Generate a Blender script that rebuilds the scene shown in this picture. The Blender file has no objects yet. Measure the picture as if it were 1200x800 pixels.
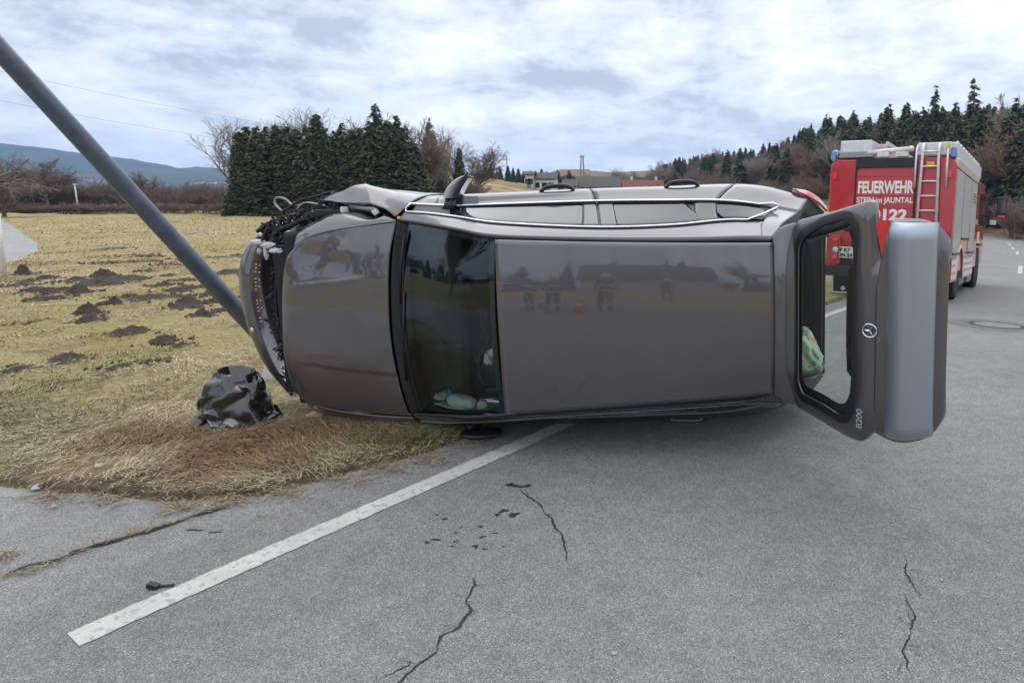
import bpy, math, random
import numpy as np
from mathutils import Vector, Matrix
random.seed(7); RNG = np.random.default_rng(7)
SC = bpy.context.scene
COL = SC.collection
rad = math.radians

# ------------------------------------------------------------------ camera
F, HZ, CX, CY, CAMH = 770.0, 226.0, 744.0, 325.0, 1.77
PITCH = math.atan((CY - HZ) / F)
cam = bpy.data.cameras.new('camera')
cam.sensor_width = 36.0
cam.lens = F / 1200 * 36
cam.shift_x = (600 - CX) / 1200
cam.shift_y = (CY - 400) / 1200
cam.clip_start = 0.05
cam.clip_end = 20000
cam_ob = bpy.data.objects.new('camera', cam)
cam_ob.location = (0, 0, CAMH)
cam_ob.rotation_euler = (math.pi / 2 - PITCH, 0, 0)
COL.objects.link(cam_ob)
SC.camera = cam_ob

# ------------------------------------------------------------------ view, world, sun
SC.view_settings.view_transform = 'Standard'
SC.view_settings.look = 'None'
SC.view_settings.exposure = 0.47
SC.view_settings.gamma = 1.0
SC.cycles.use_denoising = True
SC.cycles.max_bounces = 8
SC.cycles.transparent_max_bounces = 24
SC.cycles.volume_bounces = 0
SUN_EL, SUN_AZ = rad(62), rad(4)          # azimuth measured from +y towards +x
world = bpy.data.worlds.new('World')
SC.world = world
world.use_nodes = True
SKY_OFF = (4.0, 1.0)
def build_world():
    nt = world.node_tree; N = nt.nodes; L = nt.links
    N.clear()
    out = N.new('ShaderNodeOutputWorld'); bg = N.new('ShaderNodeBackground')
    bg.inputs['Strength'].default_value = 0.1
    L.new(bg.outputs[0], out.inputs['Surface'])
    sky = N.new('ShaderNodeTexSky'); sky.sky_type = 'NISHITA'; sky.sun_disc = False
    sky.sun_elevation = SUN_EL; sky.sun_rotation = SUN_AZ
    tc = N.new('ShaderNodeTexCoord')
    sep = N.new('ShaderNodeSeparateXYZ'); L.new(tc.outputs['Generated'], sep.inputs[0])
    # project the view direction on a flat cloud deck
    zz = N.new('ShaderNodeMath'); zz.operation = 'MAXIMUM'; L.new(sep.outputs['Z'], zz.inputs[0]); zz.inputs[1].default_value = 0.0
    za = N.new('ShaderNodeMath'); za.operation = 'ADD'; L.new(zz.outputs[0], za.inputs[0]); za.inputs[1].default_value = 0.26
    dx = N.new('ShaderNodeMath'); dx.operation = 'DIVIDE'; L.new(sep.outputs['X'], dx.inputs[0]); L.new(za.outputs[0], dx.inputs[1])
    dy = N.new('ShaderNodeMath'); dy.operation = 'DIVIDE'; L.new(sep.outputs['Y'], dy.inputs[0]); L.new(za.outputs[0], dy.inputs[1])
    cmb = N.new('ShaderNodeCombineXYZ'); L.new(dx.outputs[0], cmb.inputs['X']); L.new(dy.outputs[0], cmb.inputs['Y'])
    def noise(scale, detail, rough, dist, off):
        mp = N.new('ShaderNodeMapping'); mp.inputs['Location'].default_value = off; L.new(cmb.outputs[0], mp.inputs['Vector'])
        n = N.new('ShaderNodeTexNoise'); n.inputs['Scale'].default_value = scale; n.inputs['Detail'].default_value = detail
        n.inputs['Roughness'].default_value = rough; n.inputs['Distortion'].default_value = dist
        L.new(mp.outputs[0], n.inputs['Vector']); return n.outputs['Fac']
    a = noise(0.85, 9, 0.60, 0.3, (3.1, 7.3, 0))
    b = noise(3.6, 10, 0.66, 0.2, (11.0, 2.0, 3.0))
    mx = N.new('ShaderNodeMix'); mx.data_type = 'FLOAT'; mx.inputs[0].default_value = 0.52
    L.new(a, mx.inputs[2]); L.new(b, mx.inputs[3])
    rp = N.new('ShaderNodeValToRGB'); big = noise(0.30, 3, 0.5, 0.0, (SKY_OFF[0], SKY_OFF[1], 9.0))
    bm = N.new('ShaderNodeMath'); bm.operation = 'MULTIPLY_ADD'; L.new(big, bm.inputs[0]); bm.inputs[1].default_value = 0.35; bm.inputs[2].default_value = -0.190
    sm_ = N.new('ShaderNodeMath'); sm_.operation = 'ADD'; L.new(mx.outputs[0], sm_.inputs[0]); L.new(bm.outputs[0], sm_.inputs[1])
    L.new(sm_.outputs[0], rp.inputs[0])
    cr = rp.color_ramp
    cr.elements[0].position = 0.37; cr.elements[0].color = (4.5, 5.0, 6.0, 1)
    cr.elements[1].position = 0.66; cr.elements[1].color = (11.5, 11.5, 11.4, 1)
    for p, c in ((0.44, (5.8, 6.3, 7.1, 1)), (0.50, (6.9, 7.3, 7.9, 1)), (0.56, (8.2, 8.5, 8.9, 1)), (0.61, (9.6, 9.8, 10.0, 1))):
        e = cr.elements.new(p); e.color = tuple(1.12 * q for q in c[:3]) + (1,)
    # the deck thins out towards the horizon (thin bright layer)
    hz = N.new('ShaderNodeMapRange'); hz.inputs['From Min'].default_value = 0.0; hz.inputs['From Max'].default_value = 0.16
    hz.inputs['To Min'].default_value = 0.5; hz.inputs['To Max'].default_value = 0.0
    L.new(zz.outputs[0], hz.inputs['Value'])
    m2 = N.new('ShaderNodeMix'); m2.data_type = 'RGBA'; L.new(hz.outputs[0], m2.inputs[0]); L.new(rp.outputs[0], m2.inputs[6])
    m2.inputs[7].default_value = (9.4, 9.8, 10.3, 1)
    # a little of the clear sky above shows through
    m3 = N.new('ShaderNodeMix'); m3.data_type = 'RGBA'; m3.inputs[0].default_value = 0.03
    L.new(m2.outputs[2], m3.inputs[6]); L.new(sky.outputs[0], m3.inputs[7])
    L.new(m3.outputs[2], bg.inputs['Color'])
build_world()
sl = bpy.data.lights.new('sun', 'SUN'); sl.energy = 1.15; sl.angle = rad(75); sl.color = (1.0, 0.975, 0.94)
sun = bpy.data.objects.new('sun', sl); COL.objects.link(sun)
sd = Vector((math.sin(SUN_AZ) * math.cos(SUN_EL), math.cos(SUN_AZ) * math.cos(SUN_EL), math.sin(SUN_EL)))
sun.rotation_euler = sd.to_track_quat('Z', 'Y').to_euler()
sun.location = (0, 0, 40)

# ------------------------------------------------------------------ helpers
def link(o, parent=None):
    COL.objects.link(o)
    if parent is not None: o.parent = parent
    return o
def tag(o, label=None, cat=None, group=None, kind=None):
    if label: o['label'] = label
    if cat: o['category'] = cat
    if group: o['group'] = group
    if kind: o['kind'] = kind
    return o
def empty(name, loc=(0, 0, 0), rz=0.0):
    o = bpy.data.objects.new(name, None); o.empty_display_size = 0.3
    o.location = loc; o.rotation_euler = (0, 0, rz); return link(o)
def thing(name, label, cat, loc=(0, 0, 0), rz=0.0, group=None):
    return tag(empty(name, loc, rz), label, cat, group)
def mesh_np(name, V, Fc, mats=None, smooth=False, col=None):
    """V (n,3), Fc: (m,3|4) int array"""
    V = np.asarray(V, np.float32); Fc = np.asarray(Fc, np.int32)
    k = Fc.shape[1]; me = bpy.data.meshes.new(name)
    me.vertices.add(len(V)); me.vertices.foreach_set('co', V.ravel())
    me.loops.add(Fc.size); me.loops.foreach_set('vertex_index', Fc.ravel())
    me.polygons.add(len(Fc)); me.polygons.foreach_set('loop_start', np.arange(0, Fc.size, k, dtype=np.int32))
    me.polygons.foreach_set('loop_total', np.full(len(Fc), k, np.int32))
    if smooth: me.polygons.foreach_set('use_smooth', np.ones(len(Fc), bool))
    me.update(calc_edges=True)
    if col is not None:
        a = me.color_attributes.new('tint', 'FLOAT_COLOR', 'POINT')
        c = np.ones((len(V), 4), np.float32); c[:, :3] = col; a.data.foreach_set('color', c.ravel())
    if mats is not None: me.materials.append(mats)
    return me
def obj(name, me, parent=None):
    return link(bpy.data.objects.new(name, me), parent)
class MB:
    """collects polygons, built as one mesh object"""
    def __init__(s): s.v = []; s.f = []
    def add(s, vs, fs):
        o = len(s.v); s.v += [tuple(p) for p in vs]; s.f += [tuple(i + o for i in f) for f in fs]; return s
    def box(s, c, d, R=None, taper=1.0):
        x, y, z = d[0] / 2, d[1] / 2, d[2] / 2
        vs = [Vector((sx * x * (taper if sz > 0 else 1), sy * y * (taper if sz > 0 else 1), sz * z)) for sz in (-1, 1) for sy in (-1, 1) for sx in (-1, 1)]
        if R is not None: vs = [R @ v for v in vs]
        c = Vector(c)
        return s.add([v + c for v in vs], [(0, 2, 3, 1), (4, 5, 7, 6), (0, 1, 5, 4), (2, 6, 7, 3), (0, 4, 6, 2), (1, 3, 7, 5)])
    def tube(s, pts, r, n=8, caps=True):
        pts = [Vector(p) for p in pts]; m = len(pts)
        rr = r if isinstance(r, (list, tuple)) else [r] * m
        vs = []; up = None
        for i, p in enumerate(pts):
            t = (pts[min(i + 1, m - 1)] - pts[max(i - 1, 0)]).normalized()
            if up is None:
                up = Vector((0, 0, 1)) if abs(t.z) < .9 else Vector((1, 0, 0))
            a = t.cross(up)
            if a.length < 1e-6: a = t.orthogonal()
            a.normalize(); b = a.cross(t); up = b
            for k in range(n):
                q = 2 * math.pi * k / n
                vs.append(p + (a * math.cos(q) + b * math.sin(q)) * rr[i])
        fs = [(i * n + k, i * n + (k + 1) % n, (i + 1) * n + (k + 1) % n, (i + 1) * n + k) for i in range(m - 1) for k in range(n)]
        if caps: fs += [tuple(range(n - 1, -1, -1)), tuple((m - 1) * n + k for k in range(n))]
        return s.add(vs, fs)
    def lathe(s, prof, n=24, axis='z', c=(0, 0, 0), caps=True):
        vs = []; c = Vector(c)
        for r, h in prof:
            for k in range(n):
                q = 2 * math.pi * k / n; x, y = r * math.cos(q), r * math.sin(q)
                v = {'z': (x, y, h), 'y': (x, h, y), 'x': (h, x, y)}[axis]
                vs.append(c + Vector(v))
        m = len(prof)
        fs = [(i * n + k, i * n + (k + 1) % n, (i + 1) * n + (k + 1) % n, (i + 1) * n + k) for i in range(m - 1) for k in range(n)]
        if caps: fs += [tuple(range(n - 1, -1, -1)), tuple((m - 1) * n + k for k in range(n))]
        return s.add(vs, fs)
    def prism(s, poly, z0, z1, M=None):
        n = len(poly)
        vs = [Vector((x, y, z0)) for x, y in poly] + [Vector((x, y, z1)) for x, y in poly]
        if M is not None: vs = [M @ v for v in vs]
        return s.add(vs, [tuple(range(n - 1, -1, -1)), tuple(range(n, 2 * n))] + [(i, (i + 1) % n, n + (i + 1) % n, n + i) for i in range(n)])
    def build(s, name, m, parent=None, smooth=False, bevel=0.0, sub=0):
        me = bpy.data.meshes.new(name); me.from_pydata(s.v, [], s.f)
        if smooth: me.polygons.foreach_set('use_smooth', np.ones(len(s.f), bool))
        me.update(); me.materials.append(m)
        o = obj(name, me, parent)
        if bevel:
            b = o.modifiers.new('bevel', 'BEVEL'); b.width = bevel; b.segments = 2; b.limit_method = 'ANGLE'
        if sub:
            b = o.modifiers.new('sub', 'SUBSURF'); b.levels = sub; b.render_levels = sub
        return o
def copy_tree(o, parent=None):
    c = o.copy(); COL.objects.link(c)
    if parent is not None: c.parent = parent
    for ch in list(o.children): copy_tree(ch, c)
    return c
def cr1(P, n):
    """Catmull-Rom through control points P (m,k) -> (n,k)"""
    P = np.asarray(P, float); m = len(P)
    E = np.concatenate([(2 * P[0] - P[1])[None], P, (2 * P[-1] - P[-2])[None]])
    t = np.linspace(0, m - 1, n) if np.isscalar(n) else np.asarray(n, float)
    i = np.clip(np.floor(t).astype(int), 0, m - 2); f = (t - i).reshape((-1,) + (1,) * (P.ndim - 1))
    p0, p1, p2, p3 = E[i], E[i + 1], E[i + 2], E[i + 3]
    return .5 * (2 * p1 + (p2 - p0) * f + (2 * p0 - 5 * p1 + 4 * p2 - p3) * f ** 2 + (3 * p1 - p0 - 3 * p2 + p3) * f ** 3)
def resample(net, nu, nv):
    """net: list of rows of control points (rows may differ in length) -> grid (nu,nv,3)"""
    rows = np.stack([cr1(r, nv) for r in net])
    return cr1(rows, nu)
def grid_faces(nu, nv):
    a = np.arange(nu * nv).reshape(nu, nv)
    return np.stack([a[:-1, :-1], a[:-1, 1:], a[1:, 1:], a[1:, :-1]], -1).reshape(-1, 4)
def grid_ob(name, G, m, parent=None, thick=0.0, smooth=True, off=0.0):
    nu, nv = G.shape[:2]
    o = obj(name, mesh_np(name, G.reshape(-1, 3), grid_faces(nu, nv), m, smooth), parent)
    if thick:
        s = o.modifiers.new('solid', 'SOLIDIFY'); s.thickness = thick; s.offset = off
    return o
def vnoise(x, y, seed=0):
    """cheap smooth value noise, vectorised, range 0..1"""
    def h(i, j):
        n = (i * 374761393 + j * 668265263 + seed * 982451653) & 0xffffffff
        n = ((n ^ (n >> 13)) * 1274126177) & 0xffffffff
        return ((n ^ (n >> 16)) & 0xffff) / 65535.0
    x = np.asarray(x, float); y = np.asarray(y, float)
    i = np.floor(x).astype(np.int64); j = np.floor(y).astype(np.int64); fx = x - i; fy = y - j
    fx = fx * fx * (3 - 2 * fx); fy = fy * fy * (3 - 2 * fy)
    return (h(i, j) * (1 - fx) + h(i + 1, j) * fx) * (1 - fy) + (h(i, j + 1) * (1 - fx) + h(i + 1, j + 1) * fx) * fy
def fbm(x, y, seed=0, o=4):
    s = 0; a = .5; t = 0
    for k in range(o):
        s = s + a * vnoise(x * 2 ** k, y * 2 ** k, seed + k * 17); t += a; a *= .5
    return s / t

def crease(P, n, seed, amp, reach=1.0):
    """sharp folds like crumpled sheet: sum of absolute distances to random planes"""
    r = np.random.default_rng(seed); q = np.zeros(P.shape[:-1])
    for _ in range(n):
        d = r.normal(size=3); d /= np.linalg.norm(d); c = r.uniform(-.8, .8) * reach; k = r.uniform(.4, 1.0) * (1 if r.random() < .6 else -1)
        q = q + k * np.abs(P @ d - c)
    return amp * (q - q.mean())
# ------------------------------------------------------------------ materials
def mat(name, color, rough=.5, metal=0., coat=0., var=0.0, vscale=6.0, bump=0.0, bscale=40.0, spec=.5, tint=False, emit=None, sheen=0., detail=5):
    m = bpy.data.materials.new(name); m.use_nodes = True
    nt = m.node_tree; b = nt.nodes['Principled BSDF']; N, L = nt.nodes, nt.links
    b.inputs['Base Color'].default_value = (*color, 1); b.inputs['Roughness'].default_value = rough
    b.inputs['Metallic'].default_value = metal; b.inputs['Coat Weight'].default_value = coat; b.inputs['Coat Roughness'].default_value = .04
    b.inputs['Specular IOR Level'].default_value = spec
    if emit: b.inputs['Emission Color'].default_value = (*emit[:3], 1); b.inputs['Emission Strength'].default_value = emit[3]
    tc = N.new('ShaderNodeTexCoord')
    src = None
    if tint:
        at = N.new('ShaderNodeAttribute'); at.attribute_name = 'tint'; src = at.outputs['Color']
    if var:
        n = N.new('ShaderNodeTexNoise'); n.inputs['Scale'].default_value = vscale; n.inputs['Detail'].default_value = detail; n.inputs['Roughness'].default_value = .65
        L.new(tc.outputs['Object'], n.inputs['Vector'])
        r = N.new('ShaderNodeMapRange'); r.inputs['From Min'].default_value = .3; r.inputs['From Max'].default_value = .7
        r.inputs['To Min'].default_value = 1 - var; r.inputs['To Max'].default_value = 1 + var; L.new(n.outputs['Fac'], r.inputs['Value'])
        mx = N.new('ShaderNodeMix'); mx.data_type = 'RGBA'; mx.blend_type = 'MULTIPLY'; mx.inputs[0].default_value = 1
        if src is not None: L.new(src, mx.inputs[6])
        else: mx.inputs[6].default_value = (*color, 1)
        L.new(r.outputs[0], mx.inputs[7]); src = mx.outputs[2]
        rr = N.new('ShaderNodeMapRange'); rr.inputs['To Min'].default_value = max(rough - .12 * (var > 0), .02); rr.inputs['To Max'].default_value = min(rough + .12, 1)
        L.new(n.outputs['Fac'], rr.inputs['Value']); L.new(rr.outputs[0], b.inputs['Roughness'])
    if src is not None: L.new(src, b.inputs['Base Color'])
    if bump:
        n = N.new('ShaderNodeTexNoise'); n.inputs['Scale'].default_value = bscale; n.inputs['Detail'].default_value = 4
        L.new(tc.outputs['Object'], n.inputs['Vector'])
        bp = N.new('ShaderNodeBump'); bp.inputs['Strength'].default_value = bump; bp.inputs['Distance'].default_value = .01
        L.new(n.outputs['Fac'], bp.inputs['Height']); L.new(bp.outputs[0], b.inputs['Normal'])
    return m
def glass_mat(name, tintc, gloss_rough=.01, base=.04, gcol=(1, 1, 1)):
    m = bpy.data.materials.new(name); m.use_nodes = True; nt = m.node_tree; N, L = nt.nodes, nt.links; N.clear()
    out = N.new('ShaderNodeOutputMaterial'); mix = N.new('ShaderNodeMixShader')
    tr = N.new('ShaderNodeBsdfTransparent'); tr.inputs[0].default_value = (*tintc, 1)
    gl = N.new('ShaderNodeBsdfGlossy'); gl.inputs['Roughness'].default_value = gloss_rough; gl.inputs[0].default_value = (*gcol, 1)
    fr = N.new('ShaderNodeFresnel'); fr.inputs['IOR'].default_value = 1.5
    a = N.new('ShaderNodeMath'); a.operation = 'MULTIPLY_ADD'; L.new(fr.outputs[0], a.inputs[0]); a.inputs[1].default_value = 1.1; a.inputs[2].default_value = base; a.use_clamp = True
    L.new(a.outputs[0], mix.inputs[0]); L.new(tr.outputs[0], mix.inputs[1]); L.new(gl.outputs[0], mix.inputs[2]); L.new(mix.outputs[0], out.inputs['Surface'])
    return m
def paint_mat(name, color, metal, rough, dirt=.12, coat_ior=1.5):
    m = mat(name, color, rough, metal, coat=1.0)
    nt = m.node_tree; N, L = nt.nodes, nt.links; b = N['Principled BSDF']
    tc = N.new('ShaderNodeTexCoord')
    fl = N.new('ShaderNodeTexNoise'); fl.inputs['Scale'].default_value = 900; L.new(tc.outputs['Object'], fl.inputs['Vector'])
    dr = N.new('ShaderNodeTexNoise'); dr.inputs['Scale'].default_value = 3.5; dr.inputs['Detail'].default_value = 9; dr.inputs['Roughness'].default_value = .7; L.new(tc.outputs['Object'], dr.inputs['Vector'])
    r1 = N.new('ShaderNodeMapRange'); r1.inputs['From Min'].default_value = .35; r1.inputs['From Max'].default_value = .65; r1.inputs['To Min'].default_value = .8; r1.inputs['To Max'].default_value = 1.2; L.new(fl.outputs['Fac'], r1.inputs['Value'])
    m1 = N.new('ShaderNodeMix'); m1.data_type = 'RGBA'; m1.blend_type = 'MULTIPLY'; m1.inputs[0].default_value = 1; m1.inputs[6].default_value = (*color, 1); L.new(r1.outputs[0], m1.inputs[7])
    r2 = N.new('ShaderNodeMapRange'); r2.inputs['From Min'].default_value = .45; r2.inputs['From Max'].default_value = .75; r2.inputs['To Max'].default_value = dirt; L.new(dr.outputs['Fac'], r2.inputs['Value'])
    m2 = N.new('ShaderNodeMix'); m2.data_type = 'RGBA'; L.new(r2.outputs[0], m2.inputs[0]); L.new(m1.outputs[2], m2.inputs[6]); m2.inputs[7].default_value = (.22, .2, .17, 1)
    L.new(m2.outputs[2], b.inputs['Base Color'])
    b.inputs['Coat IOR'].default_value = coat_ior
    r3 = N.new('ShaderNodeMapRange'); r3.inputs['From Min'].default_value = .35; r3.inputs['From Max'].default_value = .75; r3.inputs['To Min'].default_value = .015; r3.inputs['To Max'].default_value = .06; L.new(dr.outputs['Fac'], r3.inputs['Value']); L.new(r3.outputs[0], b.inputs['Coat Roughness'])
    return m
M = {}
M['paint'] = paint_mat('grey_car_paint', (.108, .100, .109), .56, .35, dirt=.05, coat_ior=1.75)
M['strip'] = mat('black_trim', (.012, .012, .014), .35)
M['plastic'] = mat('black_plastic', (.016, .016, .018), .5, var=.3, vscale=20, bump=.15, bscale=90)
M['dark'] = mat('engine_black', (.009, .009, .010), .6, var=.4, vscale=30)
M['rubber'] = mat('rubber', (.018, .018, .018), .8, var=.25, vscale=30)
M['chrome'] = mat('satin_chrome', (.78, .80, .82), .16, 1.0)
M['alu'] = mat('brushed_aluminium', (.66, .67, .69), .42, .55, var=.12, vscale=14)
M['steel'] = mat('scuffed_steel', (.30, .31, .32), .45, .8, var=.25, vscale=25)
M['windscreen'] = glass_mat('windscreen_glass', (.82, .90, .88), base=.015, gcol=(.74, .92, 1.0))
M['rearglass'] = glass_mat('rear_window_glass', (.66, .74, .71), base=.02)
M['sideglass'] = mat('dark_side_glass', (.012, .015, .018), .03, spec=.8)
M['pillar'] = mat('gloss_black_pillar', (.035, .033, .038), .12, spec=.8)
M['cloth'] = mat('seat_cloth', (.018, .018, .02), .9, var=.3, vscale=60)
M['dash'] = mat('dashboard_plastic', (.014, .014, .015), .65, bump=.2, bscale=160)
M['trimgrey'] = mat('boot_trim', (.11, .11, .105), .8, var=.2, vscale=30)
M['redlamp'] = mat('red_lamp', (.52, .03, .04), .12, coat=1.0)
M['redbright'] = mat('red_reflector', (.75, .03, .04), .2, coat=.5)
M['plate'] = mat('stand_in_panel_metal', (.40, .44, .50), .40, .85)
M['white'] = mat('white_plastic', (.72, .72, .70), .5, var=.15, vscale=18)
M['foam'] = mat('torn_foam', (.62, .63, .66), .8, var=.3, vscale=60, bump=.6, bscale=80)
M['fred'] = paint_mat('fire_engine_red', (.47, .005, .012), 0, .35, dirt=.06)
M['pink'] = mat('retroreflective_pale', (.74, .62, .60), .5, var=.1, vscale=12)
M['decal'] = mat('white_lettering', (.82, .80, .78), .5)
M['shutter'] = mat('shutter_aluminium', (.50, .51, .53), .42, .35, var=.1, vscale=10)
M['blue'] = mat('blue_lens', (.10, .22, .55), .15, coat=.8)
M['yellow'] = mat('yellow_plastic', (.75, .52, .03), .45)
M['blackglass'] = mat('dark_glass', (.01, .012, .014), .04, spec=1.0)
M['pole'] = mat('grey_painted_pole', (.088, .110, .150), .34, .3, coat=.2, var=.22, vscale=7, bump=.05, bscale=60)
M['soil'] = mat('dark_soil', (.070, .052, .041), .95, var=.5, vscale=22, bump=1.0, bscale=60)
M['bag'] = mat('black_bin_liner', (.013, .014, .016), .15, coat=.3, spec=1.0)
M['stone'] = mat('grey_stone', (.36, .36, .37), .9, var=.3, vscale=40)
M['grass'] = mat('grass_blade', (.3, .25, .1), .75, tint=True, spec=.2)
M['bark'] = mat('grey_bark', (.15, .125, .11), .9, var=.35, vscale=5)
M['twig'] = mat('bare_twigs', (.21, .165, .145), .9, var=.3, vscale=1.5)
M['twigred'] = mat('reddish_bare_twigs', (.235, .155, .125), .9, var=.3, vscale=1.2)
M['twigpale'] = mat('pale_bare_twigs', (.31, .27, .24), .9, var=.25, vscale=1.2)
M['needle'] = mat('spruce_needles', (.030, .042, .024), .85, tint=True, spec=.2)
M['wallwhite'] = mat('white_render', (.72, .70, .66), .9, var=.1, vscale=2)
M['wallgrey'] = mat('pale_render', (.46, .45, .42), .9, var=.15, vscale=2)
M['roofdark'] = mat('dark_roof', (.075, .07, .07), .85, var=.25, vscale=3)
M['roofbrown'] = mat('brown_roof', (.16, .065, .045), .85, var=.25, vscale=3)
M['wood'] = mat('weathered_wood', (.24, .21, .18), .9, var=.3, vscale=9)
M['linewhite'] = None

# ------------------------------------------------------------------ ground height
def sstep(a, b, x):
    t = np.clip((x - a) / (b - a), 0, 1); return t * t * (3 - 2 * t)
def gz(x, y):
    """large-scale ground height"""
    x = np.asarray(x, float); y = np.asarray(y, float)
    d = .57 * x + .82 * y; e = .82 * x - .57 * y
    z = -.065 * (np.sqrt((d - 7) ** 2 + 1) + (d - 7)) / 2
    z = -2.5 * np.tanh(-z / 2.5)
    z = z * sstep(-25, -9, e)
    # brown hill field, far centre
    z = z + 5.2 * np.exp(-(((x + 38) / 19) ** 2)) * sstep(72, 135, y)
    # wooded hillside on the right
    q = (x - 34) * .936 + (y - 60) * .36
    z = z + 10.5 * sstep(0, 48, q) * sstep(15, 50, y) + sstep(48, 240, q) * 16 * sstep(15, 50, y)
    return z
def hill_q(x, y): return (x - 34) * .936 + (y - 60) * .36

# road outlines (world metres)
EDGE = np.array([(-9.5, -8.5), (-5.6, -2.6), (-2.22, 2.46), (-.585, 4.83), (1.3, 7.75), (3.34, 10.97), (5.7, 14.9), (9.1, 20.2), (13.2, 27.0), (18.3, 35.5), (22.9, 43.6), (26.3, 51.0), (27.6, 57.0), (25.0, 66), (17, 76), (5, 88)])
EDGE_L = cr1(EDGE, 140)
def offs(P, o):
    T = np.gradient(P, axis=0); T /= np.linalg.norm(T, axis=1)[:, None]
    return P + np.stack([T[:, 1], -T[:, 0]], 1) * o
ROAD_LEFT = offs(EDGE_L, -.42)
ROAD_RIGHT = offs(EDGE_L, 6.9)
SIDE = cr1(np.array([(-1.2, 1.2), (-3.6, 1.55), (-7.5, 2.9), (-11.5, 6.2), (-15.6, 11.9), (-20.2, 19.0), (-27.6, 26.6), (-38, 36.8), (-50, 48), (-68, 60)]), 90)
SIDE_R = offs(SIDE, 2.15); SIDE_L = offs(SIDE, -2.15)
# grass boundary of the apron in front: hand-laid so that the corner is right
VERGE = [(-6.4, 4.75), (-5.2, 4.15), (-4.3, 3.83), (-3.76, 3.70), (-3.3, 3.74), (-2.72, 3.63), (-2.24, 3.69), (-1.87, 3.99), (-1.44, 4.34), (-1.22, 4.64), (-.95, 5.05)]
road_poly = np.vstack([ROAD_LEFT, ROAD_RIGHT[::-1]])
apron_poly = np.array(VERGE + [(-.5, 4.4), (-1.2, 1.0), (-9, 1.0), (-9.0, 5.5)])
side_poly = np.vstack([SIDE_L, SIDE_R[::-1]])
def inside(P, x, y):
    c = np.zeros(x.shape, bool); n = len(P)
    for i in range(n):
        x1, y1 = P[i]; x2, y2 = P[i - 1]
        if y1 == y2: continue
        k = ((y1 > y) != (y2 > y)); c ^= k & (x < (x2 - x1) * (y - y1) / (y2 - y1) + x1)
    return c
def on_road(x, y):
    x = np.asarray(x, float); y = np.asarray(y, float)
    return inside(road_poly, x, y) | inside(apron_poly, x, y) | inside(side_poly, x, y)
def edge_dist(x, y):
    """distance to the grass/asphalt boundary, near the camera only"""
    B = np.vstack([np.array(VERGE), ROAD_LEFT[(ROAD_LEFT[:, 1] > 3.6) & (ROAD_LEFT[:, 1] < 40)]])
    d = np.full(np.shape(x), 1e9)
    for a, b in zip(B[:-1], B[1:]):
        ab = b - a; L2 = (ab ** 2).sum()
        t = np.clip(((x - a[0]) * ab[0] + (y - a[1]) * ab[1]) / L2, 0, 1)
        d = np.minimum(d, np.hypot(x - a[0] - t * ab[0], y - a[1] - t * ab[1]))
    return d

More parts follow.
